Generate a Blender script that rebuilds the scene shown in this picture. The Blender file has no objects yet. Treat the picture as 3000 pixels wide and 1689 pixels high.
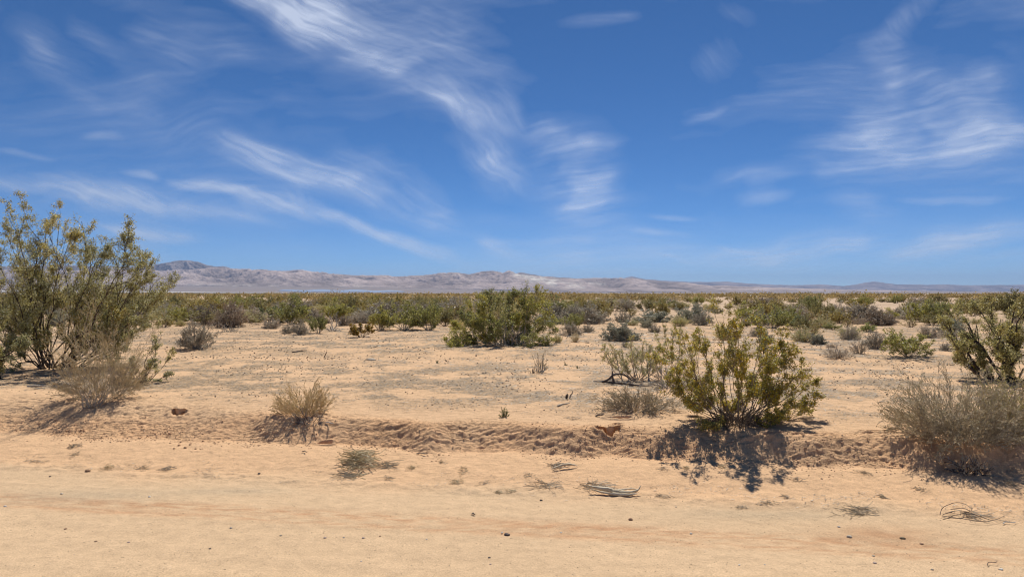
import bpy, math, time
import numpy as np
T00 = time.time()
SC = bpy.context.scene
COL = SC.collection
R = math.radians

# ------------------------------------------------------------------ camera
CAMH = 1.70
FV = 1679.0            # focal length in pixels of a 2576 px wide picture
cam_d = bpy.data.cameras.new('camera')
cam = bpy.data.objects.new('camera', cam_d)
COL.objects.link(cam)
cam_d.sensor_fit = 'HORIZONTAL'
cam_d.sensor_width = 36.0
cam_d.lens = 36.0 * FV / 2576.0
cam_d.clip_start = 0.1
cam_d.clip_end = 120000.0
cam.location = (0, 0, CAMH)
cam.rotation_euler = (R(90 + 0.41), 0, 0)
SC.camera = cam

# ------------------------------------------------------------------ light
SUN_EL = 55.0
SUN_AZ = -10.0         # degrees to the left of straight ahead
SC.view_settings.view_transform = 'Standard'
SC.view_settings.look = 'None'
SC.view_settings.gamma = 1.0
SC.view_settings.exposure = 0.10
sd = bpy.data.lights.new('sun', 'SUN')
sd.energy = 5.0
sd.angle = R(0.55)
sd.color = (1.0, 0.955, 0.87)
sun = bpy.data.objects.new('sun', sd)
COL.objects.link(sun)
sun.rotation_euler = (R(-(90 - SUN_EL)), 0, R(SUN_AZ))
sun.rotation_mode = 'XYZ'
from mathutils import Vector
_sv = Vector((-math.sin(R(SUN_AZ)) * math.cos(R(SUN_EL)), math.cos(R(SUN_AZ)) * math.cos(R(SUN_EL)), math.sin(R(SUN_EL))))
sun.rotation_euler = _sv.to_track_quat('Z', 'Y').to_euler()
sun.location = (0, 0, 60)

# ------------------------------------------------------------------ node helper
class NT:
    def __init__(s, tree):
        s.t = tree; s.n = tree.nodes; s.l = tree.links
    def add(s, typ, ins=None, **kw):
        n = s.n.new(typ)
        for k, v in kw.items(): setattr(n, k, v)
        if ins:
            for k, v in ins.items(): s.put(n, k, v)
        return n
    def put(s, n, k, v):
        i = n.inputs[k]
        if isinstance(v, bpy.types.NodeSocket): s.l.new(v, i)
        elif isinstance(v, bpy.types.Node): s.l.new(v.outputs[0], i)
        else: i.default_value = v
    def m(s, op, a, b=0.0, c=None, clamp=False):
        ins = {0: a, 1: b}
        if c is not None: ins[2] = c
        return s.add('ShaderNodeMath', ins, operation=op, use_clamp=clamp).outputs[0]
    def v(s, op, a, b=(0, 0, 0)):
        return s.add('ShaderNodeVectorMath', {0: a, 1: b}, operation=op).outputs[0]
    def mr(s, x, a, b, c=0.0, d=1.0, it='LINEAR'):
        return s.add('ShaderNodeMapRange', {0: x, 1: a, 2: b, 3: c, 4: d}, interpolation_type=it, clamp=True).outputs[0]
    def mix(s, f, a, b, bt='MIX'):
        n = s.add('ShaderNodeMix', None, data_type='RGBA', blend_type=bt)
        s.put(n, 0, f); s.put(n, 6, a); s.put(n, 7, b)
        return n.outputs[2]
    def noise(s, vec, scale, detail=3.0, rough=0.55, out=0, **kw):
        n = s.add('ShaderNodeTexNoise', {'Vector': vec, 'Scale': scale, 'Detail': detail, 'Roughness': rough}, **kw)
        return n.outputs[out]

# ------------------------------------------------------------------ world: sky with cirrus
W = bpy.data.worlds.new('World'); SC.world = W; W.use_nodes = True
W.node_tree.nodes.clear()
w = NT(W.node_tree)
sky = w.add('ShaderNodeTexSky', sky_type='NISHITA', sun_disc=False, sun_elevation=R(SUN_EL), sun_rotation=R(-SUN_AZ),
            altitude=5600.0, air_density=1.0, dust_density=0.0, ozone_density=6.0)
skyc = sky.outputs[0]
hs = w.add('ShaderNodeHueSaturation', {'Saturation': 1.14, 'Value': 1.0, 'Color': skyc})
bg = w.add('ShaderNodeBackground', {'Color': hs.outputs[0], 'Strength': 0.090})
wo = w.add('ShaderNodeOutputWorld', {'Surface': bg})
W.cycles.sampling_method = 'MANUAL'
W.cycles.sample_map_resolution = 256

cy = SC.cycles
cy.max_bounces = 5; cy.diffuse_bounces = 4; cy.glossy_bounces = 1; cy.transmission_bounces = 3; cy.transparent_max_bounces = 4
cy.volume_bounces = 0
cy.caustics_reflective = False; cy.caustics_refractive = False
cy.use_adaptive_sampling = True; cy.adaptive_threshold = 0.01
cy.use_denoising = True; cy.denoiser = 'OPENIMAGEDENOISE'; cy.denoising_input_passes = 'RGB_ALBEDO_NORMAL'; cy.denoising_prefilter = 'ACCURATE'
cy.filter_width = 1.15
SC.render.film_transparent = False

# ------------------------------------------------------------------ numpy noise
_rng0 = np.random.default_rng(12345)
_perm = np.tile(_rng0.permutation(256), 3)
_ga = _rng0.uniform(0, 2 * np.pi, 256); _gx, _gy = np.cos(_ga), np.sin(_ga)
def perlin(x, y, seed=0):
    x = x + seed * 17.31; y = y - seed * 9.77
    xi = np.floor(x).astype(np.int64); yi = np.floor(y).astype(np.int64)
    xf = x - xi; yf = y - yi
    u = xf * xf * xf * (xf * (xf * 6 - 15) + 10); v = yf * yf * yf * (yf * (yf * 6 - 15) + 10)
    def g(ix, iy, dx, dy):
        h = _perm[_perm[ix & 255] + (iy & 255)]
        return _gx[h] * dx + _gy[h] * dy
    n00 = g(xi, yi, xf, yf); n10 = g(xi + 1, yi, xf - 1, yf)
    n01 = g(xi, yi + 1, xf, yf - 1); n11 = g(xi + 1, yi + 1, xf - 1, yf - 1)
    return (n00 * (1 - u) + n10 * u) * (1 - v) + (n01 * (1 - u) + n11 * u) * v
def fbm(x, y, octv=4, seed=0, gain=0.5, lac=2.03, ridged=False):
    s = np.zeros_like(x); a = 1.0
    for i in range(octv):
        n = perlin(x, y, seed + i * 3)
        s = s + a * ((1 - 2.2 * np.abs(n)) if ridged else n)
        x = x * lac + 5.1; y = y * lac - 3.3; a *= gain
    return s
def worley(x, y, seed=0):
    xi = np.floor(x).astype(np.int64); yi = np.floor(y).astype(np.int64)
    f1 = np.full(x.shape, 9.0); f2 = np.full(x.shape, 9.0); cid = np.zeros(x.shape)
    for dx in (-1, 0, 1):
        for dy in (-1, 0, 1):
            cx = xi + dx; cyy = yi + dy
            h = _perm[_perm[(cx + seed) & 255] + (cyy & 255)]; h2 = _perm[h + 31 + ((cx * 7) & 63)]
            px = cx + h / 255.0; py = cyy + h2 / 255.0
            d = np.hypot(px - x, py - y)
            nf1 = d < f1
            f2 = np.where(nf1, f1, np.minimum(f2, d)); cid = np.where(nf1, h2 / 255.0, cid); f1 = np.where(nf1, d, f1)
    return f1, f2, cid
def sst(x, a, b):
    t = np.clip((x - a) / (b - a), 0, 1)
    return t * t * (3 - 2 * t)
def bump(x, y, cx, cy_, rx, ry):
    return np.exp(-(((x - cx) / rx) ** 2 + ((y - cy_) / ry) ** 2))

# ------------------------------------------------------------------ terrain
HOLES = [(-3.93, 7.86, .085, .075, .36), (0.985, 6.84, .12, .08, .42), (1.10, 7.02, .05, .04, .08), (1.17, 7.27, .14, .05, .07), (4.25, 6.80, .10, .05, .12),
         (3.6, 6.62, .14, .035, .10), (4.7, 6.35, .20, .04, .12), (-1.95, 7.02, .08, .04, .06), (2.62, 6.55, .16, .035, .07)]
def bank_line(X):
    return 6.64 + 0.16 * perlin(X * 0.45, X * 0 + 1.5, 1) + 0.17 * perlin(X * 1.3, X * 0 + 3.5, 2) + 0.09 * perlin(X * 4.5, X * 0 + 3.5, 4)
def height(X, Y, full=True):
    X = np.asarray(X, float); Y = np.asarray(Y, float)
    v = Y + 0.16 * np.clip(X, -60, 60)
    b = bank_line(np.clip(X, -80, 80)) + (0.02 * perlin(X * 14, Y * 14, 6) + 0.02 * perlin(X * 6, Y * 9, 16) if full else 0)
    near = 1 - sst(np.hypot(X, Y), 25, 60)
    soft = sst(-X, 1.6, 4.5)                       # the slope is gentler towards the left
    fw = 0.40 + 0.40 * soft + 0.30 * perlin(X * .9, X * 0 + 8.5, 5)
    t = np.clip((v - b) / fw, 0, 1)
    z = 0.115 * sst(v, 5.55, 6.66)
    smooth_ = 0.55 * t + 0.45 * t * t * (3 - 2 * t)
    if full:
        q_ = np.clip(t, 0, 1) * 3.2 + 0.9 * perlin(X * 2.6, Y * 2.2, 201) + .35 * perlin(X * 9, Y * 8, 202) + .15 * perlin(X * 26, Y * 20, 203)
        fr = q_ - np.floor(q_)
        stp = (np.floor(q_) + np.clip((fr - .12) / .30, 0, 1)) - q_ - .15
        mk = np.clip(t * 6, 0, 1) * np.clip((1 - t) * 5, 0, 1) * np.clip(.30 + 1.5 * perlin(X * 1.9, Y * 4.0, 204) + .8 * perlin(X * 6, Y * 7, 205), 0, 1)
        smooth_ = smooth_ + mk * stp / 3.2 * .40
    face = 0.205 * smooth_
    lip = 0.05 * sst(v, 7.0, 8.0)
    z = z + face + lip
    z = z + 0.018 * fbm(X * .7, Y * .7, 3, 30) * near * sst(v, 6, 7.5)
    dist = np.hypot(X, Y)
    z = z + 0.60 * sst(dist, 45, 140) * fbm(X * .018, Y * .025, 3, 40) + 0.10 * sst(dist, 14, 30) * fbm(X * .12, Y * .16, 2, 44)
    z = z - 0.05 * np.exp(-((v - 13.8) / 1.0) ** 2) * near        # faint old track
    # plain rising gently into alluvial fans far away
    z = z + (35.0 + 125.0 * sst(-X / np.maximum(Y, 1.0), -.15, .25)) * sst(dist, 5500, 15500) ** 1.6 - 2.0 * sst(dist, 700, 3000)
    if not full: return z
    m = dist < 32
    xa, ya, va, ba = X[m], Y[m], v[m], b[m]
    fm = sst(va, ba - .05, ba + .02) * (1 - sst(va, ba + fw[m] + .02, ba + fw[m] + .42))      # face and just above
    patch = 0.6 + 0.7 * perlin(xa * .8, ya * .8, 9)
    fm = fm * np.clip(patch + 0.35, 0.25, 1.2)
    rid = fbm(xa * 5.5 + 0.7 * perlin(xa * 9, ya * 9, 21), ya * 13, 5, 10, .58, ridged=True)
    f1, f2, cid = worley(xa * 10 + 1.5 * perlin(xa * 5, ya * 5, 3) + 3 * perlin(xa * 1.3, ya * 2, 8), ya * 30 + 3.0 * perlin(xa * 4, ya * 5, 13), 3)
    lam = perlin(xa * 3.5, ya * 42 + 4 * perlin(xa * 3, ya * 4, 14), 15)
    crack = np.exp(-((f2 - f1) / 0.10) ** 2)
    h = fm * (0.009 * (rid - .8) + 0.006 * (cid - .5) - 0.008 * crack * np.clip(.5 + 1.4 * perlin(xa * 2.5, ya * 4, 17), 0, 1) + .006 * lam + .011 * fbm(xa * 24, ya * 34, 4, 18, .6) - .022 * np.clip(perlin(xa * 7, ya * 22, 19) - .25, 0, 1) * 2)
    # shallow clods over the slope and the plateau
    pl = sst(va, 6.9, 7.8)
    n1 = fbm(xa * 7, ya * 11, 4, 50)
    h = h + pl * (0.010 * n1 + 0.010 * np.clip(fbm(xa * 16, ya * 20, 3, 55) - .12, 0, 1) * np.clip(perlin(xa * .9, ya * 1.3, 57) + .4, 0, 1) * 2.2)
    sl = sst(va, 5.5, 6.0) * (1 - sst(va, 6.6, 7.0))
    h = h + sl * (0.006 * fbm(xa * 9, ya * 12, 4, 60) + 0.016 * np.clip(perlin(xa * 20, ya * 22, 63) - .28, 0, 1) + .012 * fbm(xa * 1.7, ya * 2.2, 2, 66))
    rd = 1 - sst(va, 5.5, 5.9)
    h = h + rd * (0.004 * perlin(xa * .25, va * 6.5, 171) + 0.002 * perlin(xa * .6, va * 17, 172) + 0.0016 * fbm(xa * 22, ya * 22, 3, 70) + 0.004 * fbm(xa * 2.2, ya * 3.5, 2, 72))
    trk = np.exp(-((va - 4.93 - .05 * perlin(xa * .5, xa * 0, 75)) / .085) ** 2) + .7 * np.exp(-((va - 4.74 - .05 * perlin(xa * .5, xa * 0, 75)) / .05) ** 2)
    h = h + rd * trk * (-0.004 + 0.004 * perlin(xa * 26, va * 30, 77))
    # raised rim of graded dirt beside the road
    h = h + 0.018 * np.exp(-((va - 5.72 - .12 * perlin(xa * .8, xa * 0, 79)) / .13) ** 2) * (0.7 + fbm(xa * 6, ya * 8, 3, 81))
    for (hx, hy, rx, ry, dp) in HOLES:
        q = ((xa - hx) / rx) ** 2 + ((ya - hy) / ry) ** 2 + 0.9 * fbm(xa * 11, ya * 14, 2, 5)
        h = h - dp * (1 - sst(q, 0.50, 0.9)) + 0.02 * np.exp(-((q - 1.5) / .7) ** 2)
    z = z.copy(); z[m] = z[m] + h
    return z

def hz(x, y):
    return float(height(np.array([x]), np.array([y]), full=False)[0])
def at(px, py):
    """point of the ground seen at picture pixel (px, py) of a 2576 px wide picture"""
    z = 0.35
    for _ in range(12):
        d = (CAMH - z) * FV / max(py - 737.0, 1.0)
        x = (px - 1288.0) / FV * d
        z = 0.5 * z + 0.5 * hz(x, d)
    return x, d, hz(x, d)

# ------------------------------------------------------------------ mesh helpers
def mesh_np(name, V, F, mats, attrs=None, smooth=False, mi=None):
    me = bpy.data.meshes.new(name)
    V = np.asarray(V, np.float32); F = np.asarray(F, np.int32)
    n, k = F.shape
    me.vertices.add(len(V)); me.vertices.foreach_set('co', V.ravel())
    me.loops.add(n * k); me.loops.foreach_set('vertex_index', F.ravel())
    me.polygons.add(n); me.polygons.foreach_set('loop_start', np.arange(0, n * k, k, dtype=np.int32))
    me.polygons.foreach_set('loop_total', np.full(n, k, np.int32))
    for m in mats: me.materials.append(m)
    if mi is not None: me.polygons.foreach_set('material_index', np.asarray(mi, np.int32))
    if smooth: me.polygons.foreach_set('use_smooth', np.ones(n, bool))
    for an, (typ, data) in (attrs or {}).items():
        a = me.attributes.new(an, typ, 'POINT')
        data = np.asarray(data, np.float32)
        if typ == 'FLOAT': a.data.foreach_set('value', data.ravel())
        else: a.data.foreach_set('color', data.ravel())
    me.update(calc_edges=True)
    return me
def link(name, data, parent=None, label=None, cat=None, group=None, kind=None, loc=None):
    o = bpy.data.objects.new(name, data)
    COL.objects.link(o)
    if parent is not None: o.parent = parent
    if loc is not None: o.location = loc
    if label: o['label'] = label
    if cat: o['category'] = cat
    if group: o['group'] = group
    if kind: o['kind'] = kind
    return o

# ------------------------------------------------------------------ materials
def mat(name):
    m = bpy.data.materials.new(name); m.use_nodes = True; m.node_tree.nodes.clear()
    return m, NT(m.node_tree)
def ground_mat():
    m, t = mat('sand')
    co = t.add('ShaderNodeTexCoord').outputs['Object']
    at_ = t.add('ShaderNodeAttribute', attribute_name='tint').outputs['Color']
    n1 = t.noise(co, 90.0, 4.0, 0.65)
    n2 = t.noise(co, 9.0, 5.0, 0.6)
    n3 = t.noise(co, 330.0, 2.0, 0.6)
    g = t.m('MULTIPLY', t.mr(n1, .3, .7, .80, 1.18), t.mr(n2, .3, .7, .90, 1.09))
    g = t.m('MULTIPLY', g, t.mr(n3, .3, .7, .88, 1.12))
    c = t.v('MULTIPLY', at_, t.add('ShaderNodeCombineXYZ', {0: g, 1: g, 2: g}).outputs[0])
    # scattered dark and pale grains
    vo = t.add('ShaderNodeTexVoronoi', {'Vector': co, 'Scale': 55.0, 'Randomness': 1.0})
    spot = t.mr(vo.outputs['Distance'], .10, .20, 1.0, 0.0)
    sc_ = t.add('ShaderNodeSeparateColor', {0: vo.outputs['Color']})
    dk = t.m('MULTIPLY', spot, t.m('GREATER_THAN', sc_.outputs[0], 0.72))
    lt = t.m('MULTIPLY', spot, t.m('LESS_THAN', sc_.outputs[0], 0.10))
    c = t.mix(t.m('MULTIPLY', dk, .45), c, (.16, .10, .065, 1))
    c = t.mix(t.m('MULTIPLY', lt, .6), c, (.72, .62, .50, 1))
    b1 = t.add('ShaderNodeBump', {'Strength': 0.55, 'Distance': 0.006, 'Height': n1})
    b2 = t.add('ShaderNodeBump', {'Strength': 0.5, 'Distance': 0.03, 'Height': n2, 'Normal': b1.outputs[0]})
    b3 = t.add('ShaderNodeBump', {'Strength': 0.35, 'Distance': 0.002, 'Height': n3, 'Normal': b2.outputs[0]})
    cr = t.add('ShaderNodeAttribute', attribute_name='crust').outputs['Fac']
    n4 = t.noise(t.v('MULTIPLY', co, (13, 20, 42)), 1.0, 6.0, .68)
    n5 = t.add('ShaderNodeTexNoise', {'Vector': t.v('MULTIPLY', co, (7, 11, 24)), 'Scale': 1.0, 'Detail': 5.0, 'Roughness': .6})
    rg_ = t.m('ABSOLUTE', t.m('SUBTRACT', n5.outputs[0], .5))
    hc = t.m('ADD', n4, t.mr(rg_, 0, .06, 0, .35))
    b4 = t.add('ShaderNodeBump', {'Strength': t.m('MULTIPLY', cr, 1.0), 'Distance': 0.012, 'Height': hc, 'Normal': b3.outputs[0]})
    bs = t.add('ShaderNodeBsdfPrincipled', {'Base Color': c, 'Roughness': 0.95, 'Specular IOR Level': 0.08, 'Normal': b4.outputs[0]})
    t.add('ShaderNodeOutputMaterial', {'Surface': bs.outputs[0]})
    return m
def leaf_mat(name, c0, c1, c2, trans=0.35, objvar=0.25):
    m, t = mat(name)
    a = t.add('ShaderNodeAttribute', attribute_name='var').outputs['Fac']
    oi = t.add('ShaderNodeObjectInfo').outputs['Random']
    col = t.add('ShaderNodeValToRGB', {0: a})
    r = col.color_ramp; r.elements[0].color = (*c0, 1); r.elements[1].color = (*c2, 1); e = r.elements.new(0.55); e.color = (*c1, 1)
    hsv = t.add('ShaderNodeHueSaturation', {'Hue': t.mr(oi, 0, 1, .5 - .012 * objvar * 4, .5 + .014 * objvar * 4), 'Saturation': t.mr(oi, 0, 1, 1.1, .85), 'Value': t.mr(oi, 0, 1, 1 + objvar, 1 - objvar), 'Color': col.outputs[0]})
    d = t.add('ShaderNodeBsdfDiffuse', {'Color': hsv.outputs[0], 'Roughness': .5})
    tr = t.add('ShaderNodeBsdfTranslucent', {'Color': hsv.outputs[0]})
    gl = t.add('ShaderNodeBsdfGlossy', {'Color': (1, 1, 1, 1), 'Roughness': .42})
    s1 = t.add('ShaderNodeMixShader', {0: trans, 1: d.outputs[0], 2: tr.outputs[0]})
    s2 = t.add('ShaderNodeMixShader', {0: .03, 1: s1.outputs[0], 2: gl.outputs[0]})
    t.add('ShaderNodeOutputMaterial', {'Surface': s2.outputs[0]})
    return m
def plain_mat(name, c0, c1, scale=20.0, rough=.85, bumpd=.004, stretch=(1, 1, 1), var=False):
    m, t = mat(name)
    co = t.v('MULTIPLY', t.add('ShaderNodeTexCoord').outputs['Object'], stretch)
    n = t.noise(co, scale, 5.0, .6)
    f = t.mr(n, .3, .7)
    if var: f = t.m('ADD', t.m('MULTIPLY', f, .35), t.m('MULTIPLY', t.add('ShaderNodeAttribute', attribute_name='var').outputs['Fac'], .65))
    c = t.mix(f, (*c0, 1), (*c1, 1))
    b = t.add('ShaderNodeBump', {'Strength': .6, 'Distance': bumpd, 'Height': n})
    bs = t.add('ShaderNodeBsdfPrincipled', {'Base Color': c, 'Roughness': rough, 'Specular IOR Level': .2, 'Normal': b.outputs[0]})
    t.add('ShaderNodeOutputMaterial', {'Surface': bs.outputs[0]})
    return m
M = {}
M['sand'] = ground_mat()
M['leaf_creosote'] = leaf_mat('leaf_creosote', (.19, .165, .03), (.43, .385, .075), (.68, .60, .18), .52)
M['leaf_creosote_far'] = leaf_mat('leaf_creosote_far', (.20, .165, .045), (.36, .295, .085), (.52, .43, .16), .45)
M['leaf_pale'] = leaf_mat('leaf_pale', (.19, .165, .045), (.46, .41, .13), (.76, .69, .36), .5)
M['leaf_green'] = leaf_mat('leaf_green', (.16, .165, .035), (.36, .34, .075), (.54, .49, .15), .5)
M['leaf_bright'] = leaf_mat('leaf_bright', (.17, .20, .06), (.32, .35, .12), (.50, .50, .22), .45)
M['leaf_yellowish'] = leaf_mat('leaf_yellowish', (.30, .28, .10), (.52, .48, .19), (.70, .63, .32), .45)
M['leaf_orange'] = leaf_mat('leaf_orange', (.18, .13, .02), (.34, .24, .05), (.50, .35, .10), .4)
M['leaf_grey'] = leaf_mat('leaf_grey', (.26, .215, .15), (.46, .395, .29), (.66, .59, .46), .3)
M['leaf_bluegrey'] = leaf_mat('leaf_bluegrey', (.22, .215, .145), (.38, .37, .26), (.56, .54, .41), .3)
M['leaf_brown'] = leaf_mat('leaf_brown', (.22, .165, .11), (.38, .30, .21), (.54, .45, .33), .25)
M['flower'] = leaf_mat('flower', (.50, .34, .02), (.66, .48, .04), (.75, .62, .12), .3, .0)
M['seed_white'] = leaf_mat('seed_white', (.45, .44, .26), (.62, .60, .40), (.75, .74, .56), .3, .0)
M['straw'] = leaf_mat('straw', (.48, .37, .21), (.70, .58, .34), (.86, .77, .53), .35, .05)
M['straw_green'] = leaf_mat('straw_green', (.68, .52, .29), (.86, .71, .44), (.92, .82, .60), .42, .02)
M['straw_rust'] = leaf_mat('straw_rust', (.42, .27, .13), (.66, .46, .23), (.82, .64, .38), .35, .05)
M['twig_grey'] = plain_mat('twig_grey', (.28, .225, .165), (.64, .55, .43), 40, stretch=(1, 1, .3), var=True)
M['twig_pale'] = plain_mat('twig_pale', (.30, .28, .25), (.58, .55, .50), 30, stretch=(1, 1, .3), var=True)
M['twig_dark'] = plain_mat('twig_dark', (.045, .032, .026), (.16, .125, .105), 40, stretch=(1, 1, .3), var=True)
M['twig_brown'] = plain_mat('twig_brown', (.12, .09, .065), (.34, .275, .21), 40, stretch=(1, 1, .3), var=True)
M['bleached'] = plain_mat('bleached', (.42, .32, .20), (.80, .70, .52), 14, .7, .006, (.35, 3, 3))
M['charred'] = plain_mat('charred', (.035, .028, .026), (.17, .14, .125), 18, .7, .006, (.4, 2, 2))
M['brush'] = leaf_mat('brush', (.36, .29, .19), (.60, .51, .35), (.80, .72, .53), .35, .05)
M['leaf_far'] = leaf_mat('leaf_far', (.16, .13, .055), (.34, .27, .11), (.50, .41, .20), .32)  # darkened so the colour carries the shading inside far bushes
M['litter'] = leaf_mat('litter', (.30, .235, .16), (.50, .41, .285), (.74, .65, .48), .3, .0)
M['clod'] = leaf_mat('clod', (.11, .07, .045), (.26, .165, .095), (.46, .33, .22), .0, .0)

# ------------------------------------------------------------------ cirrus: a thin high layer far beyond the mountains
# strokes: ends (pixels of a 2576 px wide picture taken as a plain unit of angle), half width, strength, streak family
ST = [(540,-40,1180,280,34,.5,'l'),(500,440,1220,670,16,.35,'l'),(-60,455,720,560,14,.4,'l'),(1750,655,2200,600,16,.35,'h'),(2180,650,2640,590,18,.35,'h'),(560,-30,1290,330,60,.35,'l'),(1130,240,1300,500,50,.3,'d'),(1290,300,1600,600,60,.25,'h'),(-40,470,700,560,30,.35,'l'),(500,350,1180,590,36,.3,'l'),(2000,400,2620,420,60,.3,'h'),(2100,150,2620,350,90,.25,'h'),(300,560,620,640,25,.3,'l'),(-40,540,420,600,20,.25,'l'),(1750,660,2620,600,30,.3,'h'),(0,60,260,260,50,.2,'l'),(560,-40,880,70,50,.95,'l'),(640,-30,1000,130,70,.6,'l'),(790,50,1120,240,55,.9,'l'),(950,40,1290,240,75,.45,'l'),(1090,210,1290,320,40,.45,'d'),
 (1150,280,1290,480,34,.85,'d'),(1210,330,1265,420,16,.5,'d'),(1250,200,1300,330,26,.35,'d'),
 (1400,300,1470,580,95,.75,'h'),(1340,380,1560,352,17,.75,'h'),(1380,455,1560,425,22,.5,'h'),(1390,520,1550,495,18,.55,'h'),(1290,330,1420,340,40,.3,'h'),(1390,545,1580,556,12,.5,'h'),
 (540,360,810,430,26,.65,'l'),(800,420,1140,560,52,.75,'l'),(1020,470,1150,560,36,.65,'l'),(700,430,900,470,25,.3,'l'),
 (430,452,650,485,12,.75,'l'),(600,485,840,545,24,.65,'l'),(810,530,1000,600,13,.75,'l'),(960,585,1190,662,14,.6,'l'),(700,470,830,540,20,.4,'d'),
 (-60,448,470,500,24,.75,'l'),(420,490,690,552,16,.5,'l'),(-20,368,110,402,8,.8,'l'),(280,426,400,446,8,.6,'l'),(100,500,340,530,10,.3,'l'),
 (270,575,550,614,11,.6,'l'),(290,590,480,668,28,.4,'l'),(40,90,230,245,34,.34,'l'),(180,50,350,185,22,.26,'l'),(310,90,500,180,62,.34,'l'),(260,200,420,300,60,.2,'l'),
 (420,60,640,110,40,.2,'h'),(2340,-30,2190,130,26,.5,'d'),(2190,90,2240,230,44,.6,'h'),(2170,230,2250,420,75,.85,'h'),(2230,385,2620,325,42,.85,'h'),
 (2230,215,2620,190,42,.42,'h'),(2200,310,2480,270,36,.5,'h'),(2020,372,2240,358,22,.35,'h'),(2300,290,2600,290,70,.3,'h'),
 (1815,442,2030,435,16,.55,'h'),(1860,503,2000,490,13,.5,'h'),(1900,465,1960,490,26,.3,'h'),(2270,508,2520,505,9,.8,'h'),(2070,510,2230,500,18,.45,'h'),(2060,450,2220,440,30,.3,'h'),(2100,540,2300,545,24,.2,'h'),
 (1780,640,2160,596,26,.6,'h'),(2030,648,2160,598,13,.3,'h'),(1800,614,1910,628,6,.5,'h'),(2210,645,2620,572,30,.5,'h'),(2400,660,2620,640,12,.3,'h'),(2300,600,2600,560,30,.2,'h'),
 (1630,551,1750,547,6,.6,'h'),(1590,591,1730,592,8,.45,'h'),(1420,598,1500,604,8,.3,'h'),(1190,600,1420,600,8,.35,'h'),(1180,585,1330,645,15,.4,'l'),(1360,610,1500,660,20,.25,'l'),
 (1430,52,1620,26,16,.5,'h'),(1830,-10,1910,60,26,.28,'d'),(1740,200,1860,110,36,.28,'d'),(1730,318,1830,284,9,.3,'h'),(180,345,290,340,9,.4,'h'),(560,540,700,560,10,.2,'h'),(-40,520,300,530,20,.2,'h'),(1640,640,1760,662,6,.2,'l')]
def clouds():
    du = .00165
    u = np.arange(-.98, .98, du); q = np.arange(.012, .56, du)
    U, Q = np.meshgrid(u, q)
    wx = .030 * fbm(U * 4, Q * 5, 3, 601) + .010 * fbm(U * 14, Q * 22, 3, 603)
    wy = .020 * fbm(U * 4, Q * 5, 3, 605) + .003 * fbm(U * 10, Q * 16, 2, 607)
    Uw, Qw = U + wx, Q + wy
    def fib(deg, sx, sy, seed):
        c_, s_ = math.cos(R(deg)), math.sin(R(deg))
        a = (Uw * c_ + Qw * s_); b = (-Uw * s_ + Qw * c_)
        b = b + .02 * fbm(a * 3, b * 3, 2, seed + 5)
        n = fbm(a * sx, b * sy, 6, seed, .62)
        f = fbm(a * sx * 2.0, b * sy * 5.5, 3, seed + 9, .6)
        g = fbm(a * sx * 5, b * sy * 9, 3, seed + 13, .65)
        return np.clip(.72 + .72 * n, .05, 1.25) * np.clip(.97 + .42 * f, .5, 1.4) * np.clip(1 + .45 * g, .6, 1.4)
    FB = {'l': fib(-22, 3.0, 17., 611), 'h': fib(7, 2.6, 15., 631), 'd': fib(-52, 4.0, 20., 651)}
    A = np.zeros_like(U)
    for (x0, y0, x1, y1, hw, st_, fam) in ST:
        a0, b0, a1, b1 = (x0 - 1288) / FV, (737 - y0) / FV, (x1 - 1288) / FV, (737 - y1) / FV
        L = math.hypot(a1 - a0, b1 - b0) / 2 * 1.15; Wd = hw / FV * 1.55; th = math.atan2(b1 - b0, a1 - a0)
        dx, dy = Uw - (a0 + a1) / 2, Qw - (b0 + b1) / 2
        la = (dx * math.cos(th) + dy * math.sin(th)) / L; lb = (-dx * math.sin(th) + dy * math.cos(th)) / Wd
        if fam == 'l' and hw >= 40: lb = np.where(lb < 0, lb * 1.5, lb * .85)     # one crisp edge, one feathered
        d = np.sqrt(np.abs(la) ** 2.6 + lb ** 2)
        m = np.clip(1 - d / 1.15, 0, 1); m = m * m * (3 - 2 * m)
        if x0 < 1250 and y0 > 420 and hw <= 30: st_ *= 1.5
        if hw <= 40 and y0 < 230 and x0 > 1400: st_ *= .6
        A += st_ * m * (FB[fam] if hw > 14 else .35 + .65 * FB[fam])
    veil = np.clip(fbm(Uw * 1.6, Qw * 5, 5, 671, .6) + .08, 0, 1) * .26 * FB['h'] + np.clip(.13 - Q, 0, 1) * 2.2 * np.clip(.5 + fbm(Uw * 3, Qw * 22, 4, 675), 0, 1)
    A = A / (1 + .25 * A) * np.clip(.85 + 1.0 * fbm(Uw * 5, Qw * 8, 4, 691, .6), .25, 1.35)
    A = np.clip(A * .50 + veil * .75, 0, .60)
    RR = 60000.0
    D = np.stack([U, np.ones_like(U), Q], -1); D /= np.linalg.norm(D, axis=-1, keepdims=True)
    V = D * RR
    ny_, nx_ = U.shape
    idx = np.arange(nx_ * ny_).reshape(ny_, nx_)
    F = np.stack([idx[:-1, :-1], idx[:-1, 1:], idx[1:, 1:], idx[1:, :-1]], -1).reshape(-1, 4)
    keep = A.ravel()[F].max(1) > .012
    F = F[keep]; used = np.unique(F); remap = np.zeros(nx_ * ny_, np.int64); remap[used] = np.arange(len(used))
    m, t = mat('cirrus')
    at_ = t.add('ShaderNodeAttribute', attribute_name='veil').outputs['Fac']
    tr = t.add('ShaderNodeBsdfTransparent')
    tl = t.add('ShaderNodeBsdfTranslucent', {'Color': (.62, .66, .74, 1)})
    mx = t.add('ShaderNodeMixShader', {0: at_, 1: tr.outputs[0], 2: tl.outputs[0]})
    t.add('ShaderNodeOutputMaterial', {'Surface': mx.outputs[0]})
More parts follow.
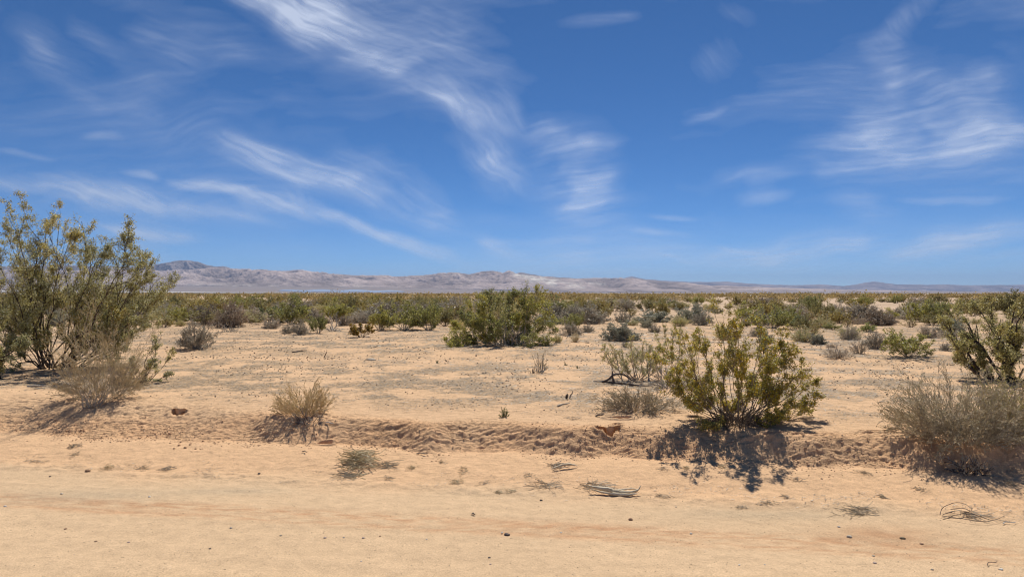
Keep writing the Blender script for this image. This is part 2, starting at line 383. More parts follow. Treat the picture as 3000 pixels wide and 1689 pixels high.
    o = link('cirrus_clouds', mesh_np('cirrus_clouds', V.reshape(-1, 3)[used], remap[F], [m], {'veil': ('FLOAT', A.ravel()[used])}, smooth=True), kind='stuff',
             label='thin white cirrus streaks spread over the blue sky', cat='clouds')
    o.visible_shadow = True
    print('clouds', len(used), A.mean(), A.max())
clouds()

# ------------------------------------------------------------------ ground sheet
def axis(dense_lo, dense_hi, step, far, g):
    a = list(np.arange(dense_lo, dense_hi + 1e-6, step))
    s = step; x = a[-1]
    while x < far: s *= g; x += s; a.append(x)
    return a
xs_r = axis(0, 5.6, .0125, 42000, 1.04)
xs = np.array([-q for q in xs_r[::-1][:-1]] + xs_r)
ys = list(np.arange(2.6, 5.0, .03)) + list(np.arange(5.0, 5.75, .016)) + list(np.arange(5.75, 7.7, .0095)) + axis(7.7, 9.2, .0135, 42000, 1.033)
ys = np.array([-60, -20, -8, -3, 0, 1.2, 2.0] + ys)
GX, GY = np.meshgrid(xs, ys)
gz = height(GX, GY)
gv = GY + .16 * np.clip(GX, -60, 60)
def litter_mask(X, Y):
    v = Y + .16 * X
    n = fbm(X * .9, Y * 1.0, 5, 90, .72) + .35 * perlin(X * 5.2, Y * 5.5, 97)
    d = np.clip((n + .32) * 1.6, 0, 1) * sst(v, 7.3, 8.4)
    d = d * (1 - .75 * np.exp(-((v - 13.4) / .9) ** 2))
    return d * (1 - .55 * sst(Y, 22, 60))
def tint(X, Y, z):
    v = Y + .16 * np.clip(X, -60, 60)
    road = np.array([.575, .402, .245]); slope = np.array([.64, .41, .235]); bank = np.array([.64, .385, .21]); plat = np.array([.61, .40, .235])
    far = np.array([.53, .385, .265])
    def L(a, b, t): return a * (1 - t[..., None]) + b * t[..., None]
    n = fbm(X * .8, Y * 1.2, 3, 120)
    c = L(np.broadcast_to(road, X.shape + (3,)), slope, sst(v + .25 * n, 5.4, 6.0))
    b = bank_line(np.clip(X, -80, 80))
    fm = sst(v, b - .10, b + .03) * (1 - sst(v, b + .28, b + .62))
    fm = fm * np.clip(.75 + 1.1 * perlin(X * 1.1, Y * 1.5, 130), .2, 1)
    c = L(c, plat, sst(v, b + .05, b + .8))
    c = L(c, bank, fm)
    c = L(c, far, sst(np.hypot(X, Y), 15, 70))
    lm = litter_mask(X, Y)
    c = L(c, np.array([.355, .255, .16]), lm * .75)
    c = L(c, np.array([.25, .205, .185]), sst(np.hypot(X, Y), 900, 4000))
    big = fbm(X * .05, Y * .07, 3, 140)
    c = c * (1 + .10 * big * sst(Y, 10, 40))[..., None]
    c = c * (1 + (1 - sst(v, 5.2, 6.0)) * (.07 * perlin(X * .25, v * 6.5, 171) + .04 * perlin(X * .6, v * 17, 172) + .04 * perlin(X * 1.3, v * 1.8, 173)))[..., None]
    trk = np.exp(-((v - 4.93 - .05 * perlin(X * .5, X * 0, 75)) / .10) ** 2) + .8 * np.exp(-((v - 4.74 - .05 * perlin(X * .5, X * 0, 75)) / .06) ** 2)
    nn = np.clip(.55 + 1.3 * perlin(X * 5, v * 30, 150) + .5 * perlin(X * .8, v, 151), 0, 1)
    c = L(c, np.array([.46, .255, .135]), np.clip(trk, 0, 1) * nn * .9)
    rp = bump(X, Y, 2.62, 4.72, .38, .16) * np.clip(.9 + .8 * perlin(X * 5, Y * 9, 161), 0, 1)
    c = L(c, np.array([.42, .235, .125]), rp * .8)
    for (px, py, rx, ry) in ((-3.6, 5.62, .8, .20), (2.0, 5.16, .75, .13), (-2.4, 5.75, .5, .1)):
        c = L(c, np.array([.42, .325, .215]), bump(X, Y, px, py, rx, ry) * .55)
    for (hx, hy, rx, ry, dp) in HOLES:
        pass
    return c
def crust(X, Y):
    v = Y + .16 * np.clip(X, -60, 60); b = bank_line(np.clip(X, -80, 80))
    return sst(v, b - .06, b + .03) * (1 - sst(v, b + .35, b + .75)) * np.clip(.65 + 1.2 * perlin(X * 1.3, Y * 2, 131), .15, 1) + .35 * sst(v, 7.4, 8.2) * np.clip(litter_mask(X, Y) + .3, 0, 1)
tc = tint(GX, GY, gz)
nx, ny = len(xs), len(ys)
idx = np.arange(nx * ny).reshape(ny, nx)
F = np.stack([idx[:-1, :-1], idx[:-1, 1:], idx[1:, 1:], idx[1:, :-1]], -1).reshape(-1, 4)
GYs = GY.copy()                                                   # the upper rim of each burrow overhangs its mouth
for (hx, hy, rx, ry, dp) in HOLES:
    if dp < .10: continue
    e_ = (GY - hy) / ry
    GYs -= ry * 1.15 * np.exp(-((GX - hx) / (rx * 1.0)) ** 2) * sst(e_, .62, 1.05) * (1 - sst(e_, 1.3, 4.5))
V = np.stack([GX, GYs, gz], -1).reshape(-1, 3)
col4 = np.concatenate([tc.reshape(-1, 3), np.ones((nx * ny, 1))], 1)
ground = link('ground', mesh_np('ground', V, F, [M['sand']], {'tint': ('FLOAT_COLOR', col4), 'crust': ('FLOAT', crust(GX, GY).ravel())}, smooth=True), kind='structure',
              label='sandy desert ground with a graded dirt road verge', cat='ground')
print('ground', nx * ny, time.time() - T00)

# ------------------------------------------------------------------ mountains
def mountain_mat(name):
    m, t = mat(name)
    co = t.add('ShaderNodeTexCoord').outputs['Object']
    a = t.add('ShaderNodeAttribute', attribute_name='tint').outputs['Color']
    n = t.noise(co, .004, 6.0, .65)
    c = t.mix(t.mr(n, .35, .65, .0, .35), a, t.v('MULTIPLY', a, (.62, .60, .62)))
    b = t.add('ShaderNodeBump', {'Strength': .8, 'Distance': 90.0, 'Height': n})
    bs = t.add('ShaderNodeBsdfPrincipled', {'Base Color': c, 'Roughness': 1.0, 'Specular IOR Level': 0.0, 'Normal': b.outputs[0]})
    t.add('ShaderNodeOutputMaterial', {'Surface': bs.outputs[0]})
    return m
MM = mountain_mat('mountain_rock')
def mountain(name, prof, D0, D1, base_px, colr, seed, label, rough=1.0, white=None, az_step=2.0, rows=120, fan=0.0):
    """a range: prof = [(px, py)] of its crest seen from the road; D0 foot distance, D1 crest distance"""
    pxs = np.arange(prof[0][0], prof[-1][0] + 1, az_step)
    crest = np.interp(pxs, [p[0] for p in prof], [p[1] for p in prof])
    tt = np.linspace(0, 1.35, rows)
    PX, TT = np.meshgrid(pxs, tt)
    Yd = D0 + (D1 - D0) * TT
    X = (PX - 1288) / FV * Yd
    Hc = (737 - np.broadcast_to(crest, PX.shape)) / FV * D1 + CAMH
    base = height(X.ravel(), Yd.ravel(), full=False).reshape(X.shape)
    prf = np.clip(TT, 0, 1) ** .85
    prf = np.where(TT > 1, 1 - (TT - 1) * 1.6, prf)
    rid = fbm(X / 1300 + .25 * perlin(X / 900, Yd / 900, seed + 3), Yd / 2000, 7, seed, .58, ridged=True)
    rid2 = fbm(X / 420, Yd / 420, 4, seed + 7, .5, ridged=True)
    env = np.sin(np.clip(TT, 0, 1) * np.pi * .92) ** .7
    amp = Hc * .36 * rough
    z = np.maximum(base, 0) * (1 - prf) * 0 + Hc * prf + env * amp * (rid - 1.0) * .8 + env * amp * .22 * (rid2 - 1)
    z = z + (TT > .8) * amp * .10 * fbm(X / 600, Yd / 600, 4, seed + 20) * (TT < 1.1)
    z = z - 60 * (TT < 0.001) + base * (1 - prf) * .9
    z = np.minimum(z, Hc * (1.0 + .03 * (TT > 1)) )
    c = np.broadcast_to(np.array(colr), X.shape + (3,)).copy()
    nz = fbm(X / 900, Yd / 900, 4, seed + 40)
    c *= (1 + .35 * nz)[..., None]
    c *= np.clip(1 + .75 * (rid - 1.0), .35, 1.7)[..., None]
    if white:
        for (x0, y0, x1, y1, hw, s) in white:
            py = 737 - (z - CAMH) / Yd * FV
            dx, dy = x1 - x0, y1 - y0; l2 = dx * dx + dy * dy
            q = np.clip(((PX - x0) * dx + (py - y0) * dy) / l2, 0, 1)
            dd = np.hypot(PX - x0 - q * dx, (py - y0 - q * dy))
            mk = np.exp(-(dd / hw) ** 2) * np.clip(.5 + 2.2 * fbm(X / 260, Yd / 260, 3, seed + 60), 0, 1) * s
            c = c * (1 - mk[..., None]) + np.array([.80, .74, .64]) * mk[..., None]
    V = np.stack([X, Yd, z], -1).reshape(-1, 3)
    r_, k_ = X.shape
    idx = np.arange(r_ * k_).reshape(r_, k_)
    F = np.stack([idx[:-1, :-1], idx[:-1, 1:], idx[1:, 1:], idx[1:, :-1]], -1).reshape(-1, 4)
    col4 = np.concatenate([c.reshape(-1, 3), np.ones((r_ * k_, 1))], 1)
    return link(name, mesh_np(name, V, F, [MM], {'tint': ('FLOAT_COLOR', col4)}, smooth=True), kind='structure', label=label, cat='mountain')
mountain('mountains', [(-500, 690), (0, 684), (300, 684), (430, 682), (520, 679), (600, 681), (690, 684), (760, 684), (830, 689), (900, 694), (1000, 697), (1080, 694), (1110, 691), (1150, 688), (1180, 692), (1215, 685), (1240, 685), (1265, 689), (1283, 684),
          (1300, 690), (1340, 694), (1400, 701), (1450, 703), (1500, 700), (1540, 702), (1590, 700), (1640, 705), (1700, 711), (1800, 718), (1950, 724), (2150, 729), (2400, 733)],
         12500, 16000, 737, (.31, .25, .225), 200, 'long pale tan desert mountain range with eroded slopes',
         white=[(1290, 690, 1400, 708, 7, .9), (1330, 702, 1460, 722, 9, .6), (1120, 690, 1160, 688, 3, .5), (1480, 712, 1520, 714, 4, .4), (450, 716, 700, 722, 5, .35), (860, 722, 1000, 728, 6, .35)])
mountain('mountain_crest', [(-500, 665), (-100, 672), (150, 668), (330, 672), (400, 664), (425, 660), (450, 657), (470, 655), (495, 659), (520, 668), (545, 672), (560, 670), (575, 673), (590, 680), (640, 681), (655, 678), (680, 681), (700, 682), (725, 680), (745, 684),
          (860, 692), (900, 693), (940, 697), (1100, 700), (1250, 699), (1310, 686), (1350, 692), (1400, 697), (1440, 700), (1500, 706)],
         16500, 18000, 737, (.20, .17, .16), 300, 'higher bluish mountains rising behind the tan range', rough=.7)
mountain('far_mountains', [(1300, 716), (1500, 706), (1560, 701), (1590, 695), (1620, 701), (1660, 705), (1700, 707), (1740, 709), (1790, 709), (1830, 708), (1870, 712), (1950, 716), (2010, 717), (2060, 715), (2120, 719), (2150, 716), (2180, 710), (2200, 708), (2230, 712),
          (2260, 715), (2330, 716), (2380, 715), (2420, 717), (2600, 716), (2900, 718), (3200, 722)],
         26000, 30000, 737, (.22, .18, .17), 400, 'low hazy mountains fading to blue along the far horizon', rough=.6, rows=50)

# pale dry lakebed and unidentified thin blue strip at the foot of the range
def strip(name, x0, x1, d0, d1, z, m, label):
    X0, X1 = (x0 - 1288) / FV, (x1 - 1288) / FV
    n = 60; k = 6
    V = []; F = []
    for i in range(n + 1):
        t = i / n; u = X0 + (X1 - X0) * t
        e = math.sin(math.pi * t) ** .35
        mid = .5 * (d0 + d1) + (d1 - d0) * .15 * math.sin(t * 23)
        for j in range(k + 1):
            d = mid + (d1 - d0) * .5 * e * (j / k * 2 - 1)
            V.append((u * d, d, z(u * d, d)))
    for i in range(n):
        for j in range(k):
            a = i * (k + 1) + j
            F.append((a, a + k + 1, a + k + 2, a + 1))
    return link(name, mesh_np(name, V, F, [m]), kind='structure', label=label, cat=name.replace('_', ' '))
def fz(x, y): return hz(x, y) + 3.0
mp_, t_ = mat('playa'); t_.add('ShaderNodeOutputMaterial', {'Surface': t_.add('ShaderNodeBsdfDiffuse', {'Color': (.52, .49, .45, 1)}).outputs[0]})
mw_, t_ = mat('strip_blue')
t_.add('ShaderNodeOutputMaterial', {'Surface': t_.add('ShaderNodeBsdfPrincipled', {'Base Color': (.13, .20, .33, 1), 'Roughness': .6}).outputs[0]})
strip('dry_lake', -200, 830, 7000, 7800, fz, mp_, 'thin pale dry lakebed below the mountains')
strip('blue_strip', 700, 1020, 8300, 10200, fz, mw_, 'thin blue strip at the foot of the tan mountains')

# ------------------------------------------------------------------ plant generator
def nrm(a): return a / np.maximum(np.linalg.norm(a, axis=-1, keepdims=True), 1e-9)
def grow(rng, P0, D0, L, S, wander, trop=0.0, sag=0.0):
    N = len(P0); pts = np.zeros((N, S, 3)); pts[:, 0] = P0; D = nrm(D0)
    st = (L / (S - 1))[:, None]
    for s in range(1, S):
        D = D + wander * rng.normal(size=(N, 3)); D[:, 2] += trop - sag * s / S
        D = nrm(D); pts[:, s] = pts[:, s - 1] + D * st
    return pts
def interp_pts(pts, i, t):
    S = pts.shape[1]; f = t * (S - 1); k = np.clip(f.astype(int), 0, S - 2); fr = (f - k)[:, None]
    a = pts[i, k]; b = pts[i, k + 1]
    return a * (1 - fr) + b * fr, nrm(b - a)
def spawn(rng, pts, rad, Ls, nper, t0, t1, ang, angsd, lr, up=0.0, outw=None, rr=.55, taper=.4):
    N = len(pts); i = np.repeat(np.arange(N), nper)
    t = rng.uniform(t0, t1, len(i)); p, T = interp_pts(pts, i, t)
    r = nrm(rng.normal(size=(len(i), 3))); perp = nrm(r - (r * T).sum(1, keepdims=True) * T)
    a = np.radians(rng.normal(ang, angsd, len(i)))[:, None]
    D = np.cos(a) * T + np.sin(a) * perp
    D[:, 2] += up
    if outw is not None:
        o = p - outw; o[:, 2] *= .3; D = D + .35 * nrm(o)
    L = Ls[i] * lr * rng.uniform(.6, 1.25, len(i)) * (1 - taper * t)
    S = rad.shape[1]; ri = rad[i, np.clip((t * (S - 1)).astype(int), 0, S - 1)] * rr
    return p, nrm(D), L, ri
def taper_r(r0, S, end=.3):
    return r0[:, None] * np.linspace(1, end, S)[None, :]
def tubes(pts, rad, sides=3):
    N, S, _ = pts.shape
    T = np.zeros_like(pts); T[:, 1:-1] = pts[:, 2:] - pts[:, :-2]; T[:, 0] = pts[:, 1] - pts[:, 0]; T[:, -1] = pts[:, -1] - pts[:, -2]; T = nrm(T)
    ref = np.zeros((N, 1, 3)); av = np.abs(nrm(pts[:, -1] - pts[:, 0])); ref[np.arange(N), 0, np.argmin(av, 1)] = 1
    U = nrm(np.cross(T, np.broadcast_to(ref, T.shape))); Vv = np.cross(T, U)
    an = np.arange(sides) / sides * 2 * np.pi
    ring = pts[:, :, None] + rad[:, :, None, None] * (np.cos(an)[None, None, :, None] * U[:, :, None] + np.sin(an)[None, None, :, None] * Vv[:, :, None])
    V = ring.reshape(-1, 3)
    base = (np.arange(N)[:, None, None] * S + np.arange(S - 1)[None, :, None]) * sides
    a = base + np.arange(sides)[None, None]; b = base + (np.arange(sides)[None, None] + 1) % sides
    F = np.stack([a, b, b + sides, a + sides], -1).reshape(-1, 4)
    return V, F
def leafquads(rng, C, size, asp=.5, axis=None, flat=0.0):
    n = len(C)
    d = nrm(rng.normal(size=(n, 3)) * np.array([1, 1, 1 - flat]))
    if axis is not None: d = nrm(d * .75 + axis)
    r = nrm(rng.normal(size=(n, 3))); s = nrm(r - (r * d).sum(1, keepdims=True) * d)
    sz = size * rng.uniform(.6, 1.35, n)[:, None]
    V = np.stack([C - d * sz * .5, C + s * sz * asp * .5, C + d * sz * .5, C - s * sz * asp * .5], 1).reshape(-1, 3)
    F = np.arange(n * 4).reshape(-1, 4)
    return V, F
class Acc:
    def __init__(s): s.V = []; s.F = []; s.A = []; s.n = 0
    def add(s, V, F, var):
        s.V.append(V); s.F.append(F + s.n); s.A.append(np.broadcast_to(var, (len(V),)) if np.ndim(var) == 0 else var); s.n += len(V)
    def mesh(s, name, m):
        if not s.V: return None
        return mesh_np(name, np.concatenate(s.V), np.concatenate(s.F), [m], {'var': ('FLOAT', np.concatenate(s.A))})
def tubes_to(acc, rng, pts, rad, sides=3, lo=0., hi=1.):
    V, F = tubes(pts, rad, sides); N, S, _ = pts.shape
    acc.add(V, F, np.repeat(rng.uniform(lo, hi, N), S * sides))
def leaves_to(acc, rng, C, size, asp=.5, axis=None, lo=0., hi=1., flat=0.0):
    V, F = leafquads(rng, C, size, asp, axis, flat)
    acc.add(V, F, np.repeat(rng.uniform(lo, hi, len(C)), 4))

def limb(rng, base, tip, r0, curve=.35, S=9, wob=.03, outward=1.25):
    """main stem as a bent curve from base to tip"""
    base = np.array(base, float); tip = np.array(tip, float); d = tip - base
    c = base + np.array([d[0] * .5 * outward, d[1] * .5 * outward, d[2] * (.5 - curve * .5)])
    t = np.linspace(0, 1, S)[:, None]
    p = (1 - t) ** 2 * base + 2 * t * (1 - t) * c + t ** 2 * tip
    L = np.linalg.norm(d)
    n = np.cumsum(rng.normal(size=(S, 3)) * wob * L / math.sqrt(S), 0); n -= n[0]
    n = n - t * n[-1] * .6
    p = p + n
    return p[None], taper_r(np.array([r0]), S, .28), np.array([L])

def creosote_limb(rng, acc_s, acc_l, acc_f, base, tip, r0, P):
    """one limb with its side branches, twigs and foliage. P: settings"""
    pts, rad, L = limb(rng, base, tip, r0, P.get('curve', .35), 9, P.get('wob', .05), P.get('outward', 1.2))
    tubes_to(acc_s, rng, pts, rad, 5, *P.get('svar', (0., .6)))
    ctr = np.array(base) + np.array([0, 0, .1])
    p, D, l, r = spawn(rng, pts, rad, L, P['n1'], P.get('t1', .30), 1.0, 38, 14, P.get('l1', .42), up=.28, outw=ctr, rr=.6, taper=.5)
    b1 = grow(rng, p, D, l, 6, .13, .06); r1 = taper_r(np.maximum(r, .0022), 6, .4)
    tubes_to(acc_s, rng, b1, r1, 4, *P.get('svar', (0., .6)))
    b1a = np.concatenate([b1, pts[:, 3:9:1][:, :6]]); r1a = np.concatenate([r1, rad[:, 3:9]]); l1 = np.concatenate([l, L * .6])
    p, D, l2, r = spawn(rng, b1a, r1a, l1, P['n2'], .25, 1.0, 38, 16, P.get('l2', .42), up=.18, rr=.6, taper=.4)
    b2 = grow(rng, p, D, np.maximum(l2, .05 * P.get('sc', 1)), 4, .16, .04); r2 = taper_r(np.maximum(r, .0015) * 1.0, 4, .6)
    tubes_to(acc_s, rng, b2, r2, 3, *P.get('svar', (0., .6)))
    n3 = P['n3']
    p, D, l3, r = spawn(rng, b2, r2, np.maximum(l2, .05), n3, .3, 1.0, 40, 18, P.get('l3', .55), up=.1, rr=.8, taper=.2)
    b3 = grow(rng, p, D, l3, 3, .2, .02)
    if P.get('tw3', True): tubes_to(acc_s, rng, b3, np.full((len(b3), 3), P.get('r3', .0011)), 3, *P.get('svar', (0., .6)))
    # foliage in tufts along the last two orders
    nl = P['nl']; i = np.repeat(np.arange(len(b3)), nl); t = rng.uniform(.1, 1.0, len(i))
    keep = rng.random(len(b3)) < P.get('keep', .85)
    i, t = i[keep[i]], t[keep[i]]
    q, T = interp_pts(b3, i, t)
    q = q + rng.normal(size=q.shape) * P.get('jit', .012)
    hrel = np.clip((q[:, 2] - base[2]) / max(tip[2] - base[2], .1), 0, 1.2)
    q = q[hrel > P.get('hmin', .12) * rng.uniform(.3, 1.6, len(q))]
    leaves_to(acc_l, rng, q, P['leaf'], P.get('asp', .5))
    if acc_f is not None and P.get('fl', 0) > 0 and len(q):
        k = rng.choice(len(q), max(1, int(len(q) * P['fl'])), replace=False)
        c = q[k] + rng.normal(size=(len(k), 3)) * .008
        leaves_to(acc_f, rng, np.repeat(c, 2, 0), P.get('fsize', .016), .9)

def hero_creosote(name, px, py, tips, seed, P, label, mats, depth=.6, parts='limb', cat='bush', group=None, extra_depth=None):
    """tips: picture positions of the limb ends; each limb is a part with its foliage under it"""
    rng = np.random.default_rng(seed)
    bx, by, bz = at(px, py)
    root = link(name, None, label=label, cat=cat, group=group, loc=(bx, by, bz - .03))
    for k, (tx, ty) in enumerate(tips):
        dy = rng.uniform(-depth, depth); d = by + dy
        tip = np.array([(tx - 1288) / FV * d - bx, dy, CAMH + (737 - ty) / FV * d - bz])
        b0 = np.array([rng.normal(0, P.get('bs', .06)) + tip[0] * .05, rng.normal(0, P.get('bs', .06)), 0.0])
        aS, aL, aF = Acc(), Acc(), Acc()
        creosote_limb(rng, aS, aL, aF, b0, tip, P['r0'] * rng.uniform(.7, 1.2), P)
        lo = link('limb', aS.mesh('limb', mats[0]), root)
        fm_ = aL.mesh('foliage', mats[1])
        if fm_: link('foliage', fm_, lo)
        if aF.V: link('blossom', aF.mesh('blossom', mats[2]), lo, kind='stuff')
    return root
print('t', time.time() - T00)

MC = (M['twig_dark'], M['leaf_pale'], M['seed_white'])
PB = dict(n1=9, n2=6, n3=5, nl=13, leaf=.025, asp=.5, r0=.0145, jit=.024, fl=.10, fsize=.020, l1=.34, l2=.36, l3=.5, t1=.24, wob=.10, hmin=.08, bs=.16, keep=.88, outward=1.35, curve=.25)
hero_creosote('creosote_bush', 130, 925,
    [(116, 532), (62, 548), (22, 612), (160, 548), (212, 566), (265, 584), (45, 580), (140, 590), (190, 600), (90, 600), (300, 610), (318, 655), (345, 665), (400, 672), (425, 720), (240, 640), (180, 620), (90, 640), (20, 690), (-30, 640), (380, 760), (320, 800), (-60, 720), (70, 740), (150, 700), (230, 730), (290, 720), (-40, 840), (0, 800), (385, 705), (350, 700), (330, 745), (300, 780), (270, 830), (345, 830), (200, 800), (90, 800), (-10, 600)],
    11, PB, 'tallest creosote bush, with dark bent stems and pale fruit specks', MC, depth=1.0)
PN = dict(PB, n1=7, r0=.02)
hero_creosote('creosote_bush', -40, 950, [(-20, 700), (10, 790), (-70, 720), (50, 860), (-10, 880), (60, 820), (-90, 800)], 12, PN,
    'dark creosote bush cut off by the picture edge beside the tallest creosote', MC, depth=.5)
PS = dict(n1=5, n2=4, n3=3, nl=6, leaf=.026, r0=.008, jit=.012, fl=.22, fsize=.015, l1=.28, l2=.38, l3=.6, t1=.25, wob=.07, hmin=.05, bs=.04, keep=.75, sc=.6)
hero_creosote('creosote_bush', 352, 962, [(395, 822), (412, 835), (432, 880), (385, 860), (375, 900), (428, 930), (330, 905), (405, 955), (365, 930)], 13, PS,
    'small open creosote sapling with thin bare stems beside the tallest creosote', MC, depth=.25)
# bush with yellow flowers on the bank
PF = dict(n1=9, n2=5, n3=4, nl=8, leaf=.0158, asp=.6, r0=.0065, jit=.013, fl=.15, fsize=.018, l1=.24, l2=.38, l3=.5, t1=.35, wob=.06, hmin=.05, bs=.06, keep=.72, svar=(.1, 1.0), outward=1.3, curve=.3)
MF = (M['twig_brown'], M['leaf_creosote'], M['flower'])
hero_creosote('creosote_bush', 1845, 1058,
    [(1690, 850), (1722, 832), (1750, 870), (1778, 838), (1806, 790), (1838, 788), (1862, 830), (1886, 805), (1912, 812), (1938, 858), (1968, 850), (1992, 880), (2006, 915), (2026, 960), (2040, 990), (1672, 890), (1700, 930), (1655, 905), (1690, 960), (2035, 930), (2030, 1030), (1810, 1085), (1750, 835), (1862, 800), (1920, 845), (1960, 875), (1945, 885), (1980, 905), (1990, 950), (1935, 915), (1825, 810),
     (1720, 985), (1742, 1020), (1990, 1020), (1950, 1045), (1900, 1050), (1780, 1060), (1830, 930), (1900, 920), (1945, 950), (1860, 1000), (1765, 960), (1815, 1000)],
    21, PF, 'creosote bush with yellow flowers growing on the lip of the bank', MF, depth=.45)
PD = dict(PF, n1=5, n2=4, l1=.30, fl=.05)
hero_creosote('creosote_bush', 1690, 900, [(1668, 812), (1700, 806), (1650, 840), (1712, 830), (1685, 850), (1660, 870)], 22, dict(PF, n1=6, fl=0), 'narrow green creosote half hidden behind the yellow flowered one', MF, depth=.3)
# sparse bush behind it
PT = dict(n1=8, n2=5, n3=3, nl=4, leaf=.022, asp=.35, r0=.009, jit=.01, fl=.10, fsize=.014, l1=.26, l2=.35, l3=.5, t1=.35, wob=.05, hmin=.25, bs=.10, keep=.6, svar=(.2, 1.))
hero_creosote('creosote_bush', 1600, 955, [(1524, 878), (1545, 870), (1562, 885), (1580, 868), (1598, 880), (1618, 862), (1636, 868), (1652, 880), (1535, 905), (1665, 905), (1575, 900), (1612, 900), (1640, 915), (1520, 865), (1555, 880), (1590, 858), (1605, 868), (1628, 858), (1660, 872)], 23, PT,
    'sparse thin twigged shrub with few leaves above the fallen black branch', (M['twig_grey'], M['leaf_yellowish'], M['flower']), depth=.35)
# big bush at the centre
PC = dict(n1=10, n2=5, n3=4, nl=8, leaf=.038, asp=.5, r0=.013, jit=.03, fl=.03, fsize=.03, l1=.42, l2=.45, l3=.6, t1=.18, wob=.08, hmin=.02, bs=.15, keep=.92, svar=(.1, 1.0), outward=1.45, curve=.1)
hero_creosote('creosote_bush', 1250, 866,
    [(1140, 842), (1122, 858), (1165, 790), (1180, 762), (1200, 752), (1222, 752), (1236, 732), (1255, 755), (1275, 760), (1298, 738), (1314, 742), (1345, 728), (1330, 760), (1352, 775), (1372, 800), (1384, 830), (1375, 858), (1340, 850), (1300, 800), (1240, 800), (1200, 810), (1180, 850), (1215, 850), (1290, 850), (1260, 830), (1320, 830), (1150, 820)],
    31, PC, 'wide green creosote bush sprawling in the middle of the sand flat', (M['twig_grey'], M['leaf_green'], M['leaf_yellowish']), depth=1.0)
# right edge creosote
PR = dict(PB, n1=7, nl=10, leaf=.025, fl=.06, r0=.022, l1=.36, keep=.7)
hero_creosote('creosote_bush', 2520, 958,
    [(2385, 800), (2400, 845), (2425, 790), (2455, 780), (2480, 790), (2510, 768), (2545, 775), (2580, 790), (2620, 800), (2440, 850), (2470, 880), (2415, 880), (2560, 840), (2600, 870), (2500, 830), (2640, 900), (2540, 880), (2450, 905)],
    41, PR, 'tall creosote bush with a dark trunk behind the large grey brush', (M['twig_dark'], M['leaf_pale'], M['leaf_yellowish']), depth=.7)
print('heroes', time.time() - T00)

# ------------------------------------------------------------------ wispy brush
def brush(name, px, py, wpx, hpx, seed, label, nst, mats, r=.0022, n2=5, n3=3, spread=1.0, dark=0.0, bits=0, dxy=.5, cat='bush', top=.7, droop=.0, curl=.10, bspread=.38, matd=None, bitm=None, bsize=.012, sub=.28):
    rng = np.random.default_rng(seed)
    bx, by, bz = at(px, py)
    H = hpx / FV * by; Wd = wpx / FV * by * .5
    root = link(name, None, label=label, cat=cat, loc=(bx, by, bz - .02))
    a = rng.uniform(0, 2 * np.pi, nst); q = rng.uniform(0, 1, nst) ** .6
    b0 = np.stack([np.cos(a) * q * Wd * bspread, np.sin(a) * q * Wd * bspread * dxy * 1.3, rng.uniform(0, .10, nst) * H], 1)
    a2 = a + rng.normal(0, .7, nst); e = rng.uniform(.02, 1.0, nst) ** .8 * R(84 if spread > .9 else 55)
    D = np.stack([np.cos(a2) * np.sin(e), np.sin(a2) * np.sin(e), np.cos(e)], 1)
    ax = np.array([Wd * 1.05, Wd * dxy * 1.35, H * 1.22]); bq = b0 / ax; dq = D / ax
    A_ = (dq * dq).sum(1); B_ = (bq * dq).sum(1); C_q = (bq * bq).sum(1) - 1
    L = (-B_ + np.sqrt(np.maximum(B_ * B_ - A_ * C_q, 0))) / A_ * rng.uniform(.6, 1.02, nst)
    A, B = Acc(), Acc()
    p1 = grow(rng, b0, D, L * .95, 8, curl, .02, droop); r1 = taper_r(np.full(nst, r * 1.5), 8, .45)
    tubes_to(A, rng, p1, r1, 3, 0, .8)
    p, D2, l2, _ = spawn(rng, p1, r1, L, n2, .25, 1., 24, 10, sub, up=.05, outw=np.zeros(3))
    p2 = grow(rng, p, D2, l2, 5, curl * 1.1, .02, droop); tubes_to(B, rng, p2, taper_r(np.full(len(p2), r), 5, .6), 3)
    if n3:
        p, D3, l3, _ = spawn(rng, p2, np.full((len(p2), 5), r), l2, n3, .2, 1., 28, 12, .55, up=0)
        p3 = grow(rng, p, D3, l3, 4, curl * 1.3); tubes_to(B, rng, p3, np.full((len(p3), 4), r * .7), 3)
        if bits:
            i = np.repeat(np.arange(len(p3)), bits); c, T = interp_pts(p3, i, rng.uniform(.3, 1, len(i)))
            C_ = Acc(); leaves_to(C_, rng, c, bsize, .45); link('foliage', C_.mesh('foliage', bitm or mats[1]), root)
    link('stem', A.mesh('stem', mats[0]), root)
    link('twig_mass', B.mesh('twig_mass', mats[1]), root)
    return root
brush('dry_brush', 250, 1004, 250, 250, 51, 'rust and straw coloured dry brush in front of the tallest creosote', 200, (M['twig_grey'], M['straw']), r=.0016, bits=1, bsize=.012, bitm=M['straw_rust'], n2=8, n3=4, curl=.15, bspread=.5)
brush('dead_shrub', 320, 968, 130, 62, 52, 'low dark dead shrub between the rusty brush and the creosote sapling', 60, (M['twig_dark'], M['twig_brown']), r=.003, n2=5, n3=3, curl=.16)
brush('dry_brush', 232, 1022, 110, 50, 53, 'pale bare twigs spilling below the rusty brush onto the bank', 40, (M['twig_pale'], M['twig_grey']), r=.003, n2=3, n3=2, curl=.14)
brush('straw_bush', 762, 1040, 165, 98, 54, 'pale straw yellow wispy bush on the bank edge', 150, (M['straw_green'], M['straw_green']), r=.0017, n2=8, n3=4, bits=1, bsize=.010, curl=.15, sub=.34, bspread=.62, bitm=M['straw'])
brush('dead_shrub', 772, 1062, 150, 52, 55, 'dark tangled dead twigs under the wispy straw bush', 22, (M['twig_dark'], M['twig_grey']), r=.003, n2=4, n3=3, curl=.22, droop=.1)
